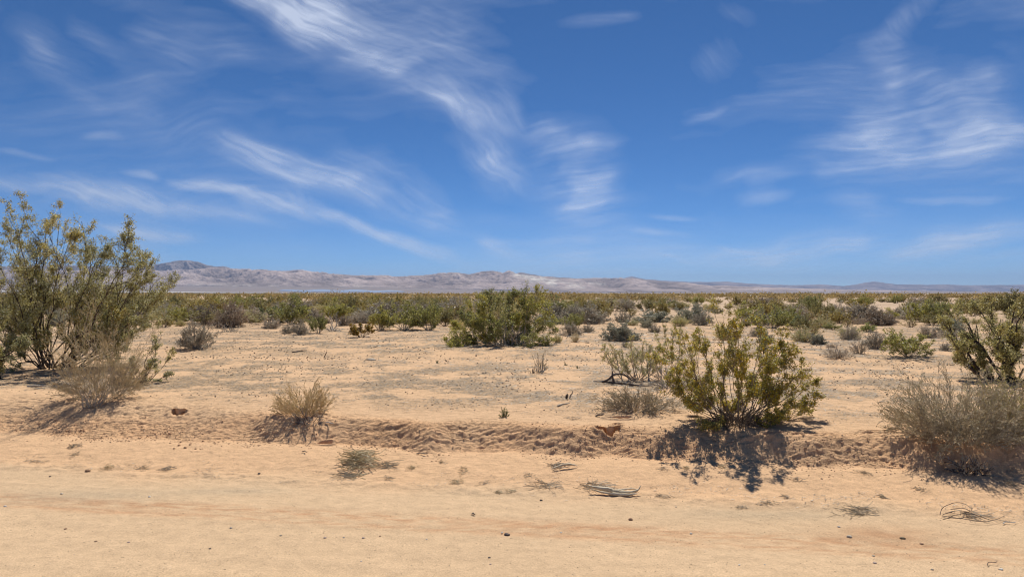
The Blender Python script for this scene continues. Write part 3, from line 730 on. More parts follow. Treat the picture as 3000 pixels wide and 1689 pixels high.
brush('dry_brush', 2415, 1100, 430, 196, 56, 'huge grey and yellow brush heap hanging over the bank', 230, (M['twig_grey'], M['brush']), r=.0016, n2=8, n3=4, bits=2, bsize=.015, bitm=M['straw'], curl=.17, sub=.30, bspread=.55, dxy=.55)
brush('dry_brush', 2550, 1090, 250, 185, 57, 'yellow tipped dry brush beside the huge grey brush heap', 200, (M['twig_grey'], M['straw']), r=.0017, n2=7, n3=4, bits=3, bsize=.016, bitm=M['leaf_yellowish'], curl=.17, bspread=.55)
brush('dead_shrub', 2440, 1165, 150, 62, 58, 'dark dead twigs drooping from the bank under the huge grey brush', 45, (M['twig_dark'], M['twig_grey']), r=.0028, n2=5, n3=3, curl=.2, droop=.18)
brush('dry_brush', 2440, 1150, 290, 95, 158, 'lower skirt of tan twigs spilling over the bank below the huge brush heap', 150, (M['twig_grey'], M['brush']), r=.0016, n2=7, n3=4, bits=2, bsize=.014, bitm=M['straw'], curl=.18, sub=.32, bspread=.5, droop=.05)
brush('dry_shrub', 1358, 936, 52, 54, 59, 'thin upright straw shrub standing alone on the open sand', 34, (M['twig_pale'], M['straw']), r=.003, n2=4, n3=2, bits=1, bsize=.014, bitm=M['straw_green'], spread=.6, curl=.06)
brush('dead_shrub', 1340, 938, 20, 24, 60, 'short dark stub at the foot of the thin straw shrub', 8, (M['twig_dark'], M['twig_grey']), r=.005, n2=3, n3=0, spread=.6)
brush('green_plant', 1268, 1047, 34, 26, 61, 'small green tuft alone on the sand above the bank', 36, (M['straw_green'], M['leaf_bright']), r=.0022, n2=5, n3=2, bits=2, bsize=.012, bitm=M['leaf_bright'], spread=.8)
brush('twig_heap', 1605, 1028, 290, 58, 62, 'grey heap of fine dead twigs spread below the fallen black branch', 190, (M['twig_grey'], M['brush']), r=.0022, n2=6, n3=3, curl=.2, droop=.08)
brush('twig_heap', 1690, 975, 150, 75, 63, 'pale bare twigs arching behind the yellow flowered creosote', 60, (M['twig_pale'], M['twig_grey']), r=.003, n2=4, n3=3, curl=.12)
brush('twig_heap', 1850, 1068, 230, 60, 64, 'tangle of dead grey twigs at the base of the yellow flowered creosote', 100, (M['twig_dark'], M['twig_brown']), r=.0026, n2=5, n3=3, curl=.2, droop=.12)
print('brush', time.time() - T00)

# ------------------------------------------------------------------ middle distance shrubs: prototypes, then copies
def proto_shrub(kind, seed, nst, n2, n3, nl, leaf, e_max, smat, lmat, H=1.0, Wr=1.2, jit=.02, dome=.6, r=.008, t0=.3, asp=.55, up=.12, wander=.10, keep=1.0, thin=1.0):
    """unit shrub of height 1 and width Wr"""
    rng = np.random.default_rng(seed)
    a = rng.uniform(0, 2 * np.pi, nst); e = rng.uniform(.03, 1, nst) ** .75 * R(e_max)
    b0 = np.stack([np.cos(a), np.sin(a), np.zeros(nst)], 1) * .05 * Wr * rng.uniform(.2, 1, (nst, 1))
    D = np.stack([np.cos(a) * np.sin(e), np.sin(a) * np.sin(e), np.cos(e)], 1)
    Rr = 1 / np.sqrt((np.cos(e) / 1.0) ** 2 + (np.sin(e) / (Wr * .5)) ** 2)
    L = Rr * rng.uniform(.62, 1.04, nst) * .86
    A, B = Acc(), Acc()
    p1 = grow(rng, b0, D, L, 7, wander, up * .6); r1 = taper_r(np.full(nst, r) * rng.uniform(.7, 1.3, nst), 7, .35)
    tubes_to(A, rng, p1, r1, 4)
    p, D2, l2, rr = spawn(rng, p1, r1, L, n2, t0, 1., 34, 14, .36, up=up, outw=np.array([0, 0, .1]))
    p2 = grow(rng, p, D2, l2, 5, .14, .04); r2 = taper_r(np.maximum(rr, r * .3), 5, .6); tubes_to(A, rng, p2, r2 * thin, 3)
    p, D3, l3, rr = spawn(rng, p2, r2, l2, n3, .15, 1., 36, 16, .55, up=up * .6)
    p3 = grow(rng, p, D3, l3, 3, .16)
    if kind != 'far': tubes_to(A, rng, p3, np.full((len(p3), 3), r * .22), 3)
    if nl:
        i = np.repeat(np.arange(len(p3)), nl); k = rng.random(len(p3)) < keep; i = i[k[i]]
        c, T = interp_pts(p3, i, rng.uniform(.1, 1, len(i))); c = c + rng.normal(size=c.shape) * jit
        c = c[c[:, 2] > .03]
        leaves_to(B, rng, c, leaf, asp)
    zmax = np.percentile(p3[:, :, 2], 99.5); wmax = np.percentile(np.abs(p3[:, :, :2]), 99) * 2
    for acc_ in (A, B):
        for v_ in acc_.V: v_ /= np.array([wmax, wmax, zmax])
    return dict(stem=A.mesh('stem', smat), foliage=B.mesh('foliage', lmat) if B.V else None)
PRO = {}
PRO['creo'] = [proto_shrub('mid', 500 + i, 22 + 3 * i, 7, 4, 7, .040, 68, M['twig_brown'], M['leaf_creosote_far'], Wr=1.5, jit=.022, keep=.9, up=.2) for i in range(5)]
PRO['green'] = [proto_shrub('mid', 520 + i, 26, 8, 4, 8, .038, 74, M['twig_grey'], M['leaf_green'], Wr=1.6, jit=.022, up=.15) for i in range(3)]
PRO['sparse'] = [proto_shrub('mid', 530 + i, 20, 7, 3, 3, .040, 58, M['twig_brown'], M['leaf_creosote_far'], Wr=1.3, keep=.7, up=.2) for i in range(2)]
PRO['orange'] = [proto_shrub('mid', 540, 18, 8, 5, 9, .045, 62, M['twig_dark'], M['leaf_orange'], Wr=1.6, t0=.5, up=.1)]
PRO['grey'] = [proto_shrub('mid', 550 + i, 60, 7, 4, 3, .040, 84, M['twig_grey'], M['leaf_grey'], Wr=1.5, up=.05, r=.010) for i in range(3)]
PRO['blue'] = [proto_shrub('mid', 560 + i, 60, 7, 4, 5, .046, 84, M['twig_grey'], M['leaf_bluegrey'], Wr=1.5, up=.05, r=.008) for i in range(3)]
PRO['dead'] = [proto_shrub('mid', 570 + i, 45, 8, 4, 0, .0, 82, M['twig_grey'], M['leaf_brown'], Wr=1.5, up=.05, wander=.2, r=.013) for i in range(2)]
PRO['brown'] = [proto_shrub('mid', 580 + i, 55, 8, 5, 3, .034, 80, M['twig_brown'], M['leaf_brown'], Wr=1.5, up=.05, wander=.16, r=.010) for i in range(2)]
PRO['bright'] = [proto_shrub('mid', 590 + i, 40, 8, 4, 6, .045, 80, M['twig_brown'], M['leaf_bright'], Wr=1.5) for i in range(2)]
PRO['yellow'] = [proto_shrub('mid', 595 + i, 70, 7, 3, 4, .050, 80, M['straw_green'], M['leaf_yellowish'], Wr=1.5, asp=.25) for i in range(2)]
PRO['straw'] = [proto_shrub('mid', 600 + i, 60, 7, 4, 2, .050, 60, M['straw'], M['straw_green'], Wr=1.3, asp=.2, r=.006) for i in range(1)]
print('protos', time.time() - T00)
def stamp(kind, i, name, x, y, z, wd, ht, rot, label, cat='bush', group=None, simple=False):
    p = PRO[kind][i % len(PRO[kind])]
    root = bpy.data.objects.new(name, None); COL.objects.link(root)
    root.location = (x, y, z - .02); root.scale = (wd, wd, ht); root.rotation_euler = (0, 0, rot)
    root['label'] = label; root['category'] = cat
    if group: root['group'] = group
    for nm in ('stem', 'foliage'):
        if p[nm] is not None:
            c = bpy.data.objects.new(nm, p[nm]); COL.objects.link(c); c.parent = root
    return root
NM = dict(creo='creosote_bush', green='creosote_bush', sparse='creosote_bush', orange='creosote_bush', grey='grey_shrub', blue='grey_shrub', dead='dead_shrub', brown='dead_shrub', bright='green_shrub', yellow='green_shrub', straw='dry_shrub')
# kind, x0, x1, base y, top y, label
MID = [
 ('grey', 447, 540, 881, 808, 'round ash grey shrub alone on the sand near the creosote sapling'),
 ('brown', 533, 624, 826, 760, 'large dark brown twiggy shrub with fallen sticks at its foot'),
 ('grey', 410, 450, 809, 776, 'grey shrub just clear of the tallest creosote in the shrub row'),
 ('grey', 440, 490, 808, 771, 'second grey shrub of the row beside the large brown twiggy one'),
 ('grey', 482, 530, 810, 776, 'grey shrub touching the large brown twiggy one'),
 ('green', 425, 455, 813, 794, 'tiny dark green bush in front of the grey shrub row'),
 ('bright', 452, 474, 810, 797, 'tiny pale green mound in front of the grey shrub row'),
 ('bright', 632, 676, 800, 776, 'bright green shrub next to the large brown twiggy one'),
 ('bright', 668, 721, 800, 772, 'wider bright green shrub of the pair behind the grey tufts'),
 ('yellow', 624, 658, 813, 796, 'small yellow green tuft below the pair of bright green shrubs'),
 ('grey', 660, 706, 828, 800, 'small grey tuft below the wider bright green shrub'),
 ('blue', 702, 738, 813, 785, 'small round blue grey shrub beside the wider bright green one'),
 ('grey', 706, 742, 841, 815, 'low dark grey mound touching the double topped grey shrub'),
 ('grey', 734, 778, 844, 804, 'double topped grey shrub beside the dark green bush on a pale stump'),
 ('green', 778, 826, 840, 784, 'dark green bush growing from a pale stump'),
 ('yellow', 686, 726, 806, 792, 'yellow green grass tuft behind the grey tufts'),
 ('orange', 875, 942, 851, 813, 'small orange green bush on a thin dark trunk'),
 ('green', 922, 990, 832, 772, 'green creosote forming the near end of the wide green thicket'),
 ('green', 972, 1062, 833, 760, 'broad dense creosote in the middle of the wide green thicket'),
 ('green', 1040, 1118, 833, 764, 'creosote of the wide green thicket beside the central bush'),
 ('creo', 1090, 1150, 822, 768, 'creosote peeking out behind the sprawling central bush'),
 ('grey', 880, 924, 812, 782, 'pale grey shrub behind the small orange green bush'),
 ('grey', 620, 668, 786, 758, 'pale grey shrub far behind the bright green pair'),
 ('blue', 885, 915, 796, 774, 'small whitish shrub on a sand patch behind the green thicket'),
 ('grey', 1358, 1418, 808, 768, 'tall rounded grey shrub behind the central bush'),
 ('yellow', 1370, 1401, 814, 797, 'small yellowish tuft under the tall rounded grey shrub'),
 ('blue', 1430, 1484, 811, 775, 'dark grey green shrub with a domed top'),
 ('blue', 1466, 1512, 814, 779, 'darker end of the grey green shrub pair by the sand clearing'),
 ('green', 1411, 1476, 828, 788, 'olive creosote in front of the grey green shrub pair'),
 ('grey', 1409, 1463, 846, 812, 'grey shrub standing before the olive creosote'),
 ('grey', 1462, 1494, 838, 815, 'pale tan grey shrub beside the olive creosote'),
 ('creo', 1498, 1538, 802, 767, 'dark creosote at the edge of the sand clearing'),
 ('sparse', 1560, 1607, 800, 777, 'sparse wide creosote alone in the sand clearing'),
 ('creo', 1643, 1689, 801, 758, 'dark creosote with bare lower stems in the sand clearing'),
 ('blue', 1523, 1604, 859, 809, 'large grey saltbush above the sparse thin twigged shrub'),
 ('yellow', 1576, 1607, 820, 803, 'small yellow green tuft behind the large grey saltbush'),
 ('blue', 1608, 1644, 826, 802, 'small grey shrub between the saltbush and the narrow creosote'),
 ('grey', 1632, 1662, 838, 814, 'low grey mound near the narrow green creosote'),
 ('yellow', 1390, 1414, 864, 840, 'narrow yellow green tuft beside the central bush'),
 ('straw', 1434, 1460, 862, 837, 'tan wispy tuft with a grey foot on the open sand'),
 ('dead', 1472, 1483, 865, 857, 'tiny dead stub near the tan wispy tuft'),
 ('grey', 1561, 1581, 876, 858, 'tiny dark grey shrub under the large grey saltbush'),
 ('grey', 1736, 1792, 820, 785, 'grey round shrub behind the flowering bush top'),
 ('yellow', 1690, 1740, 816, 800, 'pale green tuft behind the narrow green creosote'),
 ('green', 1838, 1910, 815, 762, 'near half of the big green thicket behind the flowering bush'),
 ('green', 1895, 1985, 829, 768, 'tallest creosote of the big green thicket behind the flowering bush'),
 ('green', 1950, 2018, 820, 770, 'outer creosote of the big green thicket behind the flowering bush'),
 ('bright', 1984, 2034, 822, 795, 'deep green shrub at the end of the big green thicket'),
 ('blue', 1908, 1946, 864, 834, 'grey shrub glimpsed under the big green thicket'),
 ('yellow', 1992, 2058, 862, 822, 'fan shaped green topped grass shrub'),
 ('blue', 2038, 2076, 869, 841, 'small blue grey shrub beside the fan shaped one'),
 ('dead', 2073, 2146, 904, 868, 'low dead shrub with arched dark twigs'),
 ('grey', 2080, 2100, 876, 862, 'tiny grey ball of twigs behind the arched dead shrub'),
 ('dead', 2142, 2181, 892, 852, 'upright grey twigs between the arched dead shrub and the pale one'),
 ('grey', 2174, 2232, 880, 830, 'tall pale grey shrub touching the vivid green creosote'),
 ('green', 2221, 2350, 902, 834, 'vivid green flat topped creosote with bare forked stems'),
 ('grey', 2310, 2362, 852, 816, 'dark grey shrub behind the vivid green creosote'),
 ('creo', 2311, 2376, 819, 786, 'olive bush behind the dark grey shrub'),
 ('creo', 2270, 2307, 791, 758, 'neat round creosote alone on pale sand'),
 ('sparse', 2270, 2310, 825, 797, 'sparse small bush below the neat round creosote'),
 ('brown', 2172, 2256, 821, 777, 'wide dark grey green shrub with long dead sticks'),
 ('dead', 2133, 2178, 817, 793, 'bare grey dead shrub leaning on the wide dark one'),
 ('creo', 2088, 2137, 815, 778, 'leggy creosote beside the bare grey dead shrub'),
 ('green', 2072, 2118, 831, 809, 'low dark green mound under the leggy creosote'),
 ('yellow', 2108, 2166, 853, 820, 'green grey bush in the row behind the arched dead shrub'),
 ('bright', 2160, 2200, 836, 813, 'bright green low bush under the wide dark shrub'),
 ('creo', 2138, 2175, 794, 767, 'round creosote behind the wide dark shrub'),
 ('creo', 2048, 2097, 809, 752, 'tall creosote at the end of the sand clearing'),
 ('sparse', 2022, 2050, 805, 782, 'small sparse bush beside the tall creosote'),
 ('grey', 2363, 2392, 884, 860, 'small dark grey shrub beside the trunked creosote'),
 ('grey', 2360, 2410, 850, 826, 'grey brush patch in front of the trunked creosote'),
 ('sparse', 1985, 2010, 880, 862, 'tiny dry bush near the yellow flowered creosote'),
 ('creo', 2394, 2450, 786, 756, 'creosote showing above the trunked creosote'),
 ('grey', 330, 372, 815, 786, 'grey shrub seen through the thin branches of the tallest creosote'),
 ('creo', 352, 412, 800, 762, 'dark creosote partly hidden by the tallest creosote'),
]
rngm = np.random.default_rng(77)
TAKEN = []
for k, (kind, x0, x1, yb, yt, lab) in enumerate(MID):
    x, y, z = at((x0 + x1) / 2, yb - 2)
    wd = (x1 - x0) / FV * y * 1.12; ht = (yb - yt) / FV * y * 1.02
    y += wd * .25; x *= y / (y - wd * .25)
    stamp(kind, k, NM[kind], x, y, hz(x, y), wd, ht, rngm.uniform(0, 6.28), lab)
    TAKEN.append((x, y, wd * .5))
# dead white branch by the stump
brush('dead_shrub', 835, 832, 66, 50, 70, 'bleached dead branches standing beside the dark green stump bush', 16, (M['twig_pale'], M['twig_pale']), r=.008, n2=4, n3=3, curl=.18)
brush('dead_shrub', 575, 834, 80, 20, 71, 'fallen grey sticks below the large brown twiggy shrub', 22, (M['twig_grey'], M['twig_grey']), r=.008, n2=3, n3=2, curl=.18)
brush('dead_shrub', 1285, 868, 180, 60, 72, 'pale dead twigs tangled low inside the central bush', 46, (M['twig_pale'], M['twig_grey']), r=.007, n2=5, n3=3, curl=.16)

# scattered creosote flat beyond
LAB_BAND = ['creosote bush dotting the sandy flat beyond the clearing', 'smaller creosote bush in the dense belt below the skyline', 'tiny dark creosote bush in the belt touching the mountains']
def scatter(n, y0, y1, rng, gap=1.0):
    out = []
    tries = 0
    while len(out) < n and tries < n * 40:
        tries += 1
        # even over the ground inside the view wedge
        y = math.sqrt(rng.uniform(y0 * y0, y1 * y1)); x = rng.uniform(-.82, .82) * y
        dens = .55 + 1.1 * float(perlin(np.array([x * .045]), np.array([y * .045]), 500)[0]) - (.32 if x > 0 and y < 80 else 0)
        if rng.random() > dens: continue
        px = 1288 + x / y * FV; 
        if 1500 + 90 * rng.random() < px < 1850 - 60 * rng.random() and 31 < y < 44 + 5 * rng.random(): continue
        wd = rng.uniform(1.0, 2.3)
        if any((x - a) ** 2 + (y - b) ** 2 < ((wd * .5 + c) * gap) ** 2 for a, b, c in TAKEN[-700:]): continue
        out.append((x, y, wd)); TAKEN.append((x, y, wd * .5))
    return out
rs = np.random.default_rng(99)
ncre = 0
ALLFAR = scatter(250, 28, 52, rs, .50) + scatter(230, 52, 92, rs, .50)
ALLFAR.sort(key=lambda q: q[1])
GCNT = {}
for (x, y, wd) in ALLFAR:
    px = 1288 + x / y * FV
    u = rs.random()
    kind = 'creo' if u < .52 else 'green' if u < .60 else 'grey' if u < .76 else 'sparse' if u < .82 else 'brown' if u < .90 else 'yellow'
    if y < 36 and u < .5: kind = rs.choice(['grey', 'green', 'blue', 'brown', 'creo', 'yellow'])
    ht = min(wd * rs.uniform(.46, .66), 1.28) * (1.3 if rs.random() < .12 else 1.0) * (1 if kind in ('creo', 'green') else .68)
    near = y < 52
    base = {'creo': 'olive creosote bush', 'green': 'fresher green creosote bush', 'sparse': 'thin see through creosote bush', 'grey': 'pale grey rounded shrub', 'blue': 'blue grey rounded shrub', 'brown': 'brownish dead looking shrub', 'yellow': 'yellow green low shrub'}[kind]
    where = 'in the dense belt of scrub beyond the sand clearing' if near else 'in the far belt of scrub just below the skyline'
    stamp(kind, int(rs.integers(0, 9)), NM[kind], x, y, hz(x, y), wd, ht, rs.uniform(0, 6.28), base + ' ' + where, group=base + 's ' + where)
SMALL = scatter(64, 17, 30, rs, .7)
for (x, y, wd) in SMALL:
    px = 1288 + x / y * FV
    if px < 1380 and y < 24 or px > 1650 and y < 18: continue
    kind = rs.choice(['grey', 'sparse', 'brown', 'yellow', 'blue', 'creo']); wd = wd * .42; ht = wd * rs.uniform(.5, .8)
    base = {'creo': 'little olive creosote seedling bush', 'sparse': 'little see through twiggy bush', 'grey': 'little pale grey tuft', 'blue': 'little grey green tuft', 'brown': 'little brown dead tuft', 'yellow': 'little yellow green tuft'}[kind]
    stamp(kind, int(rs.integers(0, 9)), NM[kind], x, y, hz(x, y), wd, ht, rs.uniform(0, 6.28), base + ' on open sand between the larger shrubs', group=base + 's on the open sand')
print('mid', time.time() - T00)

# beyond: one mass of scrub that nobody could count
def far_scrub():
    rng = np.random.default_rng(123)
    A = Acc()
    def batch(n, y0, y1, nl, leaf, hmean):
        y = np.sqrt(rng.uniform(y0 * y0, y1 * y1, n)) if y1 < 700 else y0 * (y1 / y0) ** rng.uniform(0, 1, n)
        x = rng.uniform(-.85, .85, n) * y
        k = rng.random(n) < .30 + 2.0 * perlin(x * .03, y * .03, 510) + (x < 0) * .15
        x, y = x[k], y[k]; n = len(x)
        z = height(x, y, full=False)
        wd = rng.uniform(1.2, 2.8, n); ht = np.minimum(wd * rng.uniform(.42, .62, n), 1.5) * hmean * np.where(rng.random(n) < .12, 1.3, 1.0)
        th = rng.uniform(0, 2 * np.pi, (n, nl)); ph = np.arccos(rng.uniform(0, 1, (n, nl))); rr = rng.uniform(.55, 1.0, (n, nl)) ** .6
        lump = 1 + .25 * np.sin(th * 3 + rng.uniform(0, 6, (n, 1))) 
        cx = x[:, None] + np.cos(th) * np.sin(ph) * rr * wd[:, None] * .5 * lump
        cyy = y[:, None] + np.sin(th) * np.sin(ph) * rr * wd[:, None] * .5 * lump
        cz = z[:, None] + np.cos(ph) * rr * ht[:, None] * lump * .92 + .05
        C = np.stack([cx, cyy, cz], -1).reshape(-1, 3)
        V, F = leafquads(rng, C, leaf, .8)
        bv = np.repeat(rng.uniform(0, .7, n), nl) + rng.uniform(0, .3, n * nl)
        A.add(V, F, np.repeat(bv, 4))
    batch(2600, 88, 190, 70, .26, 1.0)
    batch(5200, 180, 420, 26, .52, 1.0)
    batch(7000, 400, 2600, 12, 1.1, .95)
    return link('far_scrub', A.mesh('far_scrub', M['leaf_far']), kind='stuff', label='dense belt of far creosote scrub along the skyline', cat='scrub')
far_scrub()
print('far', time.time() - T00)

# ------------------------------------------------------------------ ground litter, clods, gravel (stuff)
def scatter_pts(rng, n, x0, x1, y0, y1):
    y = np.exp(rng.uniform(math.log(y0), math.log(y1), n)); x = rng.uniform(-1, 1, n) * np.minimum(.80 * y + .3, x1)
    return x, y
def litter():
    rng = np.random.default_rng(7)
    n = 330000
    x, y = scatter_pts(rng, n, -12, 22, 6.6, 26)
    k = rng.random(n) < litter_mask(x, y) * .9
    x, y = x[k], y[k]
    x2, y2 = scatter_pts(rng, 40000, -12, 22, 5.0, 8)
    v2 = y2 + .16 * x2
    lit = np.exp(-((v2 - 5.85 - .12 * perlin(x2 * .8, x2 * 0, 79)) / .16) ** 2) * np.clip(.15 + 1.8 * perlin(x2 * 1.7, y2 * 3, 540), 0, 1)
    k = rng.random(len(x2)) < lit
    x = np.concatenate([x, x2[k]]); y = np.concatenate([y, y2[k]])
    n = len(x); z = height(x, y) + .004
    a = rng.normal(0, .8, n) ; L = rng.uniform(.012, .075, n) * np.clip(y / 9, .8, 2.0); wd = rng.uniform(.0016, .0045, n) * np.clip(y / 8, .8, 2.4)
    dx, dy = np.cos(a) * L * .5, np.sin(a) * L * .5; tz = rng.normal(0, .14, n) * L
    sx, sy = -np.sin(a) * wd, np.cos(a) * wd
    V = np.stack([np.stack([x - dx, y - dy, z - tz * .3], -1), np.stack([x + sx, y + sy, z + wd * .35], -1), np.stack([x + dx, y + dy, z + np.abs(tz) * .6 + .002], -1), np.stack([x - sx, y - sy, z + wd * .1], -1)], 1).reshape(-1, 3)
    A = Acc(); A.add(V, np.arange(n * 4).reshape(-1, 4), np.repeat(rng.random(n), 4))
    link('plant_litter', A.mesh('plant_litter', M['litter']), kind='stuff', label='fine dry grey plant litter strewn over the sand', cat='litter')
    print('litter', n)
litter()
OCT_V = np.array([[1, 0, 0], [-1, 0, 0], [0, 1, 0], [0, -1, 0], [0, 0, 1], [0, 0, -1]], float)
OCT_F = np.array([[0, 2, 4], [2, 1, 4], [1, 3, 4], [3, 0, 4], [2, 0, 5], [1, 2, 5], [3, 1, 5], [0, 3, 5]])
def lumps(name, x, y, size, rng, m, label, cat, lo=0., hi=1.):
    n = len(x); z = height(x, y)
    s = size[:, None, None] * rng.uniform(.55, 1.3, (n, 6, 1)) * np.array([1, .9, .65]); a = rng.uniform(0, 6.28, n)
    v = OCT_V[None] * s; c, s_ = np.cos(a)[:, None], np.sin(a)[:, None]
    V = np.stack([v[..., 0] * c - v[..., 1] * s_ + x[:, None], v[..., 0] * s_ + v[..., 1] * c + y[:, None], v[..., 2] + z[:, None] + size[:, None] * .25], -1).reshape(-1, 3)
    F = (OCT_F[None] + (np.arange(n) * 6)[:, None, None]).reshape(-1, 3)
    me = mesh_np(name, V, F, [m], {'var': ('FLOAT', np.repeat(rng.uniform(lo, hi, n), 6))})
    return link(name, me, kind='stuff', label=label, cat=cat)
rg = np.random.default_rng(8)
x, y = scatter_pts(rg, 42000, -12, 22, 7.0, 30); v = y + .16 * x
k = rg.random(len(x)) < (np.clip(.25 + 1.1 * perlin(x * .5, y * .9, 560) + .5 * perlin(x * 2.5, y * 3, 561), .03, 1) * sst(v, 7.2, 8.0) * .6)
x, y = x[k], y[k]
lumps('dirt_clods', x, y, rg.uniform(.005, .016, len(x)) * np.clip(y / 9, .7, 1.7), rg, M['clod'], 'small brown dirt crumbs strewn over the sand flat', 'dirt')
x = rg.uniform(-6.5, 5.5, 9000); b_ = bank_line(x); v = b_ + rg.normal(.12, .17, len(x)); y = v - .16 * x
k = rg.random(len(x)) < np.clip(.35 + 1.6 * perlin(x * 1.1, y * 2, 570) + .8 * perlin(x * 5, y * 5, 571), .03, 1); x, y = x[k], y[k]
M['crumb'] = leaf_mat('crumb', (.50, .30, .165), (.62, .39, .22), (.70, .47, .28), .0, .0)
lumps('bank_crumbs', x, y, rg.uniform(.003, .010, len(x)) ** 1.0 * np.where(rg.random(len(x)) < .06, 1.8, 1.0), rg, M['crumb'], 'crumbled orange dirt along the broken bank', 'dirt')
x, y = scatter_pts(rg, 9000, -12, 12, 2.6, 8); 
lumps('gravel', x, y, rg.uniform(.0014, .0045, len(x)) ** 1.0, rg, M['litter'], 'fine gravel scattered on the dirt road', 'gravel', .1, 1.)

# ------------------------------------------------------------------ stones
def stone(px, py, wpx, c, label, flat=.6, name='stone', group=None, seed=None):
    rng = np.random.default_rng(seed or int(px * 7 + py))
    x, y, z = at(px, py); z = float(height(np.array([x]), np.array([y]))[0]); r = wpx / FV * y * .43
    import bmesh
    bm = bmesh.new(); bmesh.ops.create_icosphere(bm, subdivisions=2, radius=1.0)
    co = np.array([v.co[:] for v in bm.verts]); F = np.array([[v.index for v in f.verts] for f in bm.faces]); bm.free()
    n = 1 + .28 * perlin(co[:, 0] * 1.3 + px, co[:, 1] * 1.3 + co[:, 2], 3) + .22 * perlin(co[:, 2] * 2.1 - py, co[:, 1] * 2.3, 4)
    for _ in range(5):
        d = nrm(rng.normal(size=3)); q = co @ d; co = co - np.maximum(q - .78, 0)[:, None] * d
    co = co * n[:, None] * r * np.array([1.05, .85, flat])
    key = 'stone_' + '_'.join('%02d' % int(q * 100) for q in c)
    if key not in M: M[key] = plain_mat(key, tuple(q * .75 for q in c), tuple(min(q * 1.15, .85) for q in c), 60, .8, .003)
    return link(name, mesh_np(name, co, F, [M[key]], smooth=False), label=label, cat='stone', group=group, loc=(x, y, z + r * flat * .32))
PALE, WHITE, PINK, BROWN, DARK, GREY = (.56, .47, .35), (.74, .69, .60), (.54, .41, .34), (.36, .22, .13), (.10, .08, .075), (.42, .37, .33)
stone(223, 1187, 15, BROWN, 'reddish brown clod at the edge of the litter line', .7, name='dirt_clod')
stone(128, 1197, 7, DARK, 'tiny dark stone by the reddish brown clod')
stone(158, 1240, 9, PALE, 'small square pale stone on the olive tinted patch of road')
stone(378, 1247, 8, WHITE, 'small white stone near the litter line')
stone(16, 1272, 9, WHITE, 'flat white chip at the very edge of the picture')
stone(168, 1327, 9, BROWN, 'small brown pebble on the pale road below the olive patch')
stone(244, 1359, 8, BROWN, 'small brown pebble beside the purplish grey one')
stone(326, 1362, 8, PINK, 'purplish grey pebble on the pale road')
stone(530, 1377, 7, DARK, 'small dark pebble low on the pale road')
stone(583, 1325, 9, GREY, 'flat grey pebble on the pale road')
stone(653, 1190, 8, DARK, 'dark pebble lying in the litter line')
stone(708, 1344, 8, PALE, 'upright pale pebble beside the pinkish one')
stone(819, 1350, 9, PINK, 'pinkish pebble first in a row of pebbles')
stone(866, 1349, 6, GREY, 'tiny grey pebble second in a row of pebbles')
stone(915, 1350, 9, PINK, 'pinkish pebble third in a row of pebbles')
stone(957, 1346, 6, BROWN, 'tiny brown pebble last in a row of pebbles')
stone(1074, 1354, 6, WHITE, 'tiny white pebble below the wheel track')
stone(910, 1409, 6, WHITE, 'tiny white pebble low on the road')
s_ = stone(1275, 1343, 17, (.11, .085, .075), 'dark brown and white two toned stone in the middle of the road', .55)
stone(1361, 1257, 9, DARK, 'black pebble below the bundle of sticks')
stone(1586, 1305, 13, BROWN, 'crumbly brown clod below the driftwood', .8, name='dirt_clod')
stone(1231, 1399, 8, DARK, 'dark blue grey pebble low on the road')
stone(1234, 1415, 7, PINK, 'pale pink pebble just below the dark blue grey one')
stone(1411, 1336, 7, WHITE, 'pale flake beside the wheel track')
stone(2108, 1322, 9, GREY, 'round grey pebble above the large pale stone')
stone(2134, 1347, 17, PALE, 'largest pale flattened stone beside the reddish patch', .5)
stone(2268, 1351, 16, (.20, .15, .09), 'flat brown stone on the reddish patch', .4)
stone(2315, 1364, 11, BROWN, 'dark chip at the end of the reddish patch', .5)
stone(2515, 1430, 12, WHITE, 'white stone low in the corner of the road', .6)
stone(2198, 1414, 11, PINK, 'pinkish flat stone low on the road', .5)
stone(2195, 1396, 9, PALE, 'pale flake just above the pinkish flat stone')
stone(1858, 1418, 7, WHITE, 'small bright white pebble below the wheel track end')
stone(1922, 1417, 5, WHITE, 'tiny white speck next to the bright white pebble')
stone(1737, 1338, 9, WHITE, 'white pebble above the wheel track')
stone(2342, 1430, 9, PALE, 'pale pebble near the bottom edge of the road')
stone(1700, 1273, 6, PALE, 'tiny tan pebble beyond the driftwood')
for (px, py, w_) in ((452, 1119, 11), (468, 1125, 13), (480, 1118, 10), (440, 1127, 9), (494, 1128, 9), (512, 1110, 8), (430, 1112, 8)):
    stone(px, py, w_ * .8, (.52, .32, .18), 'orange dirt clod fallen in front of the burrow', .7, name='dirt_clod', group='dirt clods fallen in front of the burrow')
x_, y_, z_ = at(1258, 1340)
o2 = stone(1263, 1339, 8, WHITE, None, .6, name='white_chip')
o2.parent = s_; o2.location = (o2.location[0] - s_.location[0], o2.location[1] - s_.location[1], o2.location[2] - s_.location[2] + .006)
for k_ in ('label', 'category'):
    if k_ in o2: del o2[k_]
print('stones', time.time() - T00)

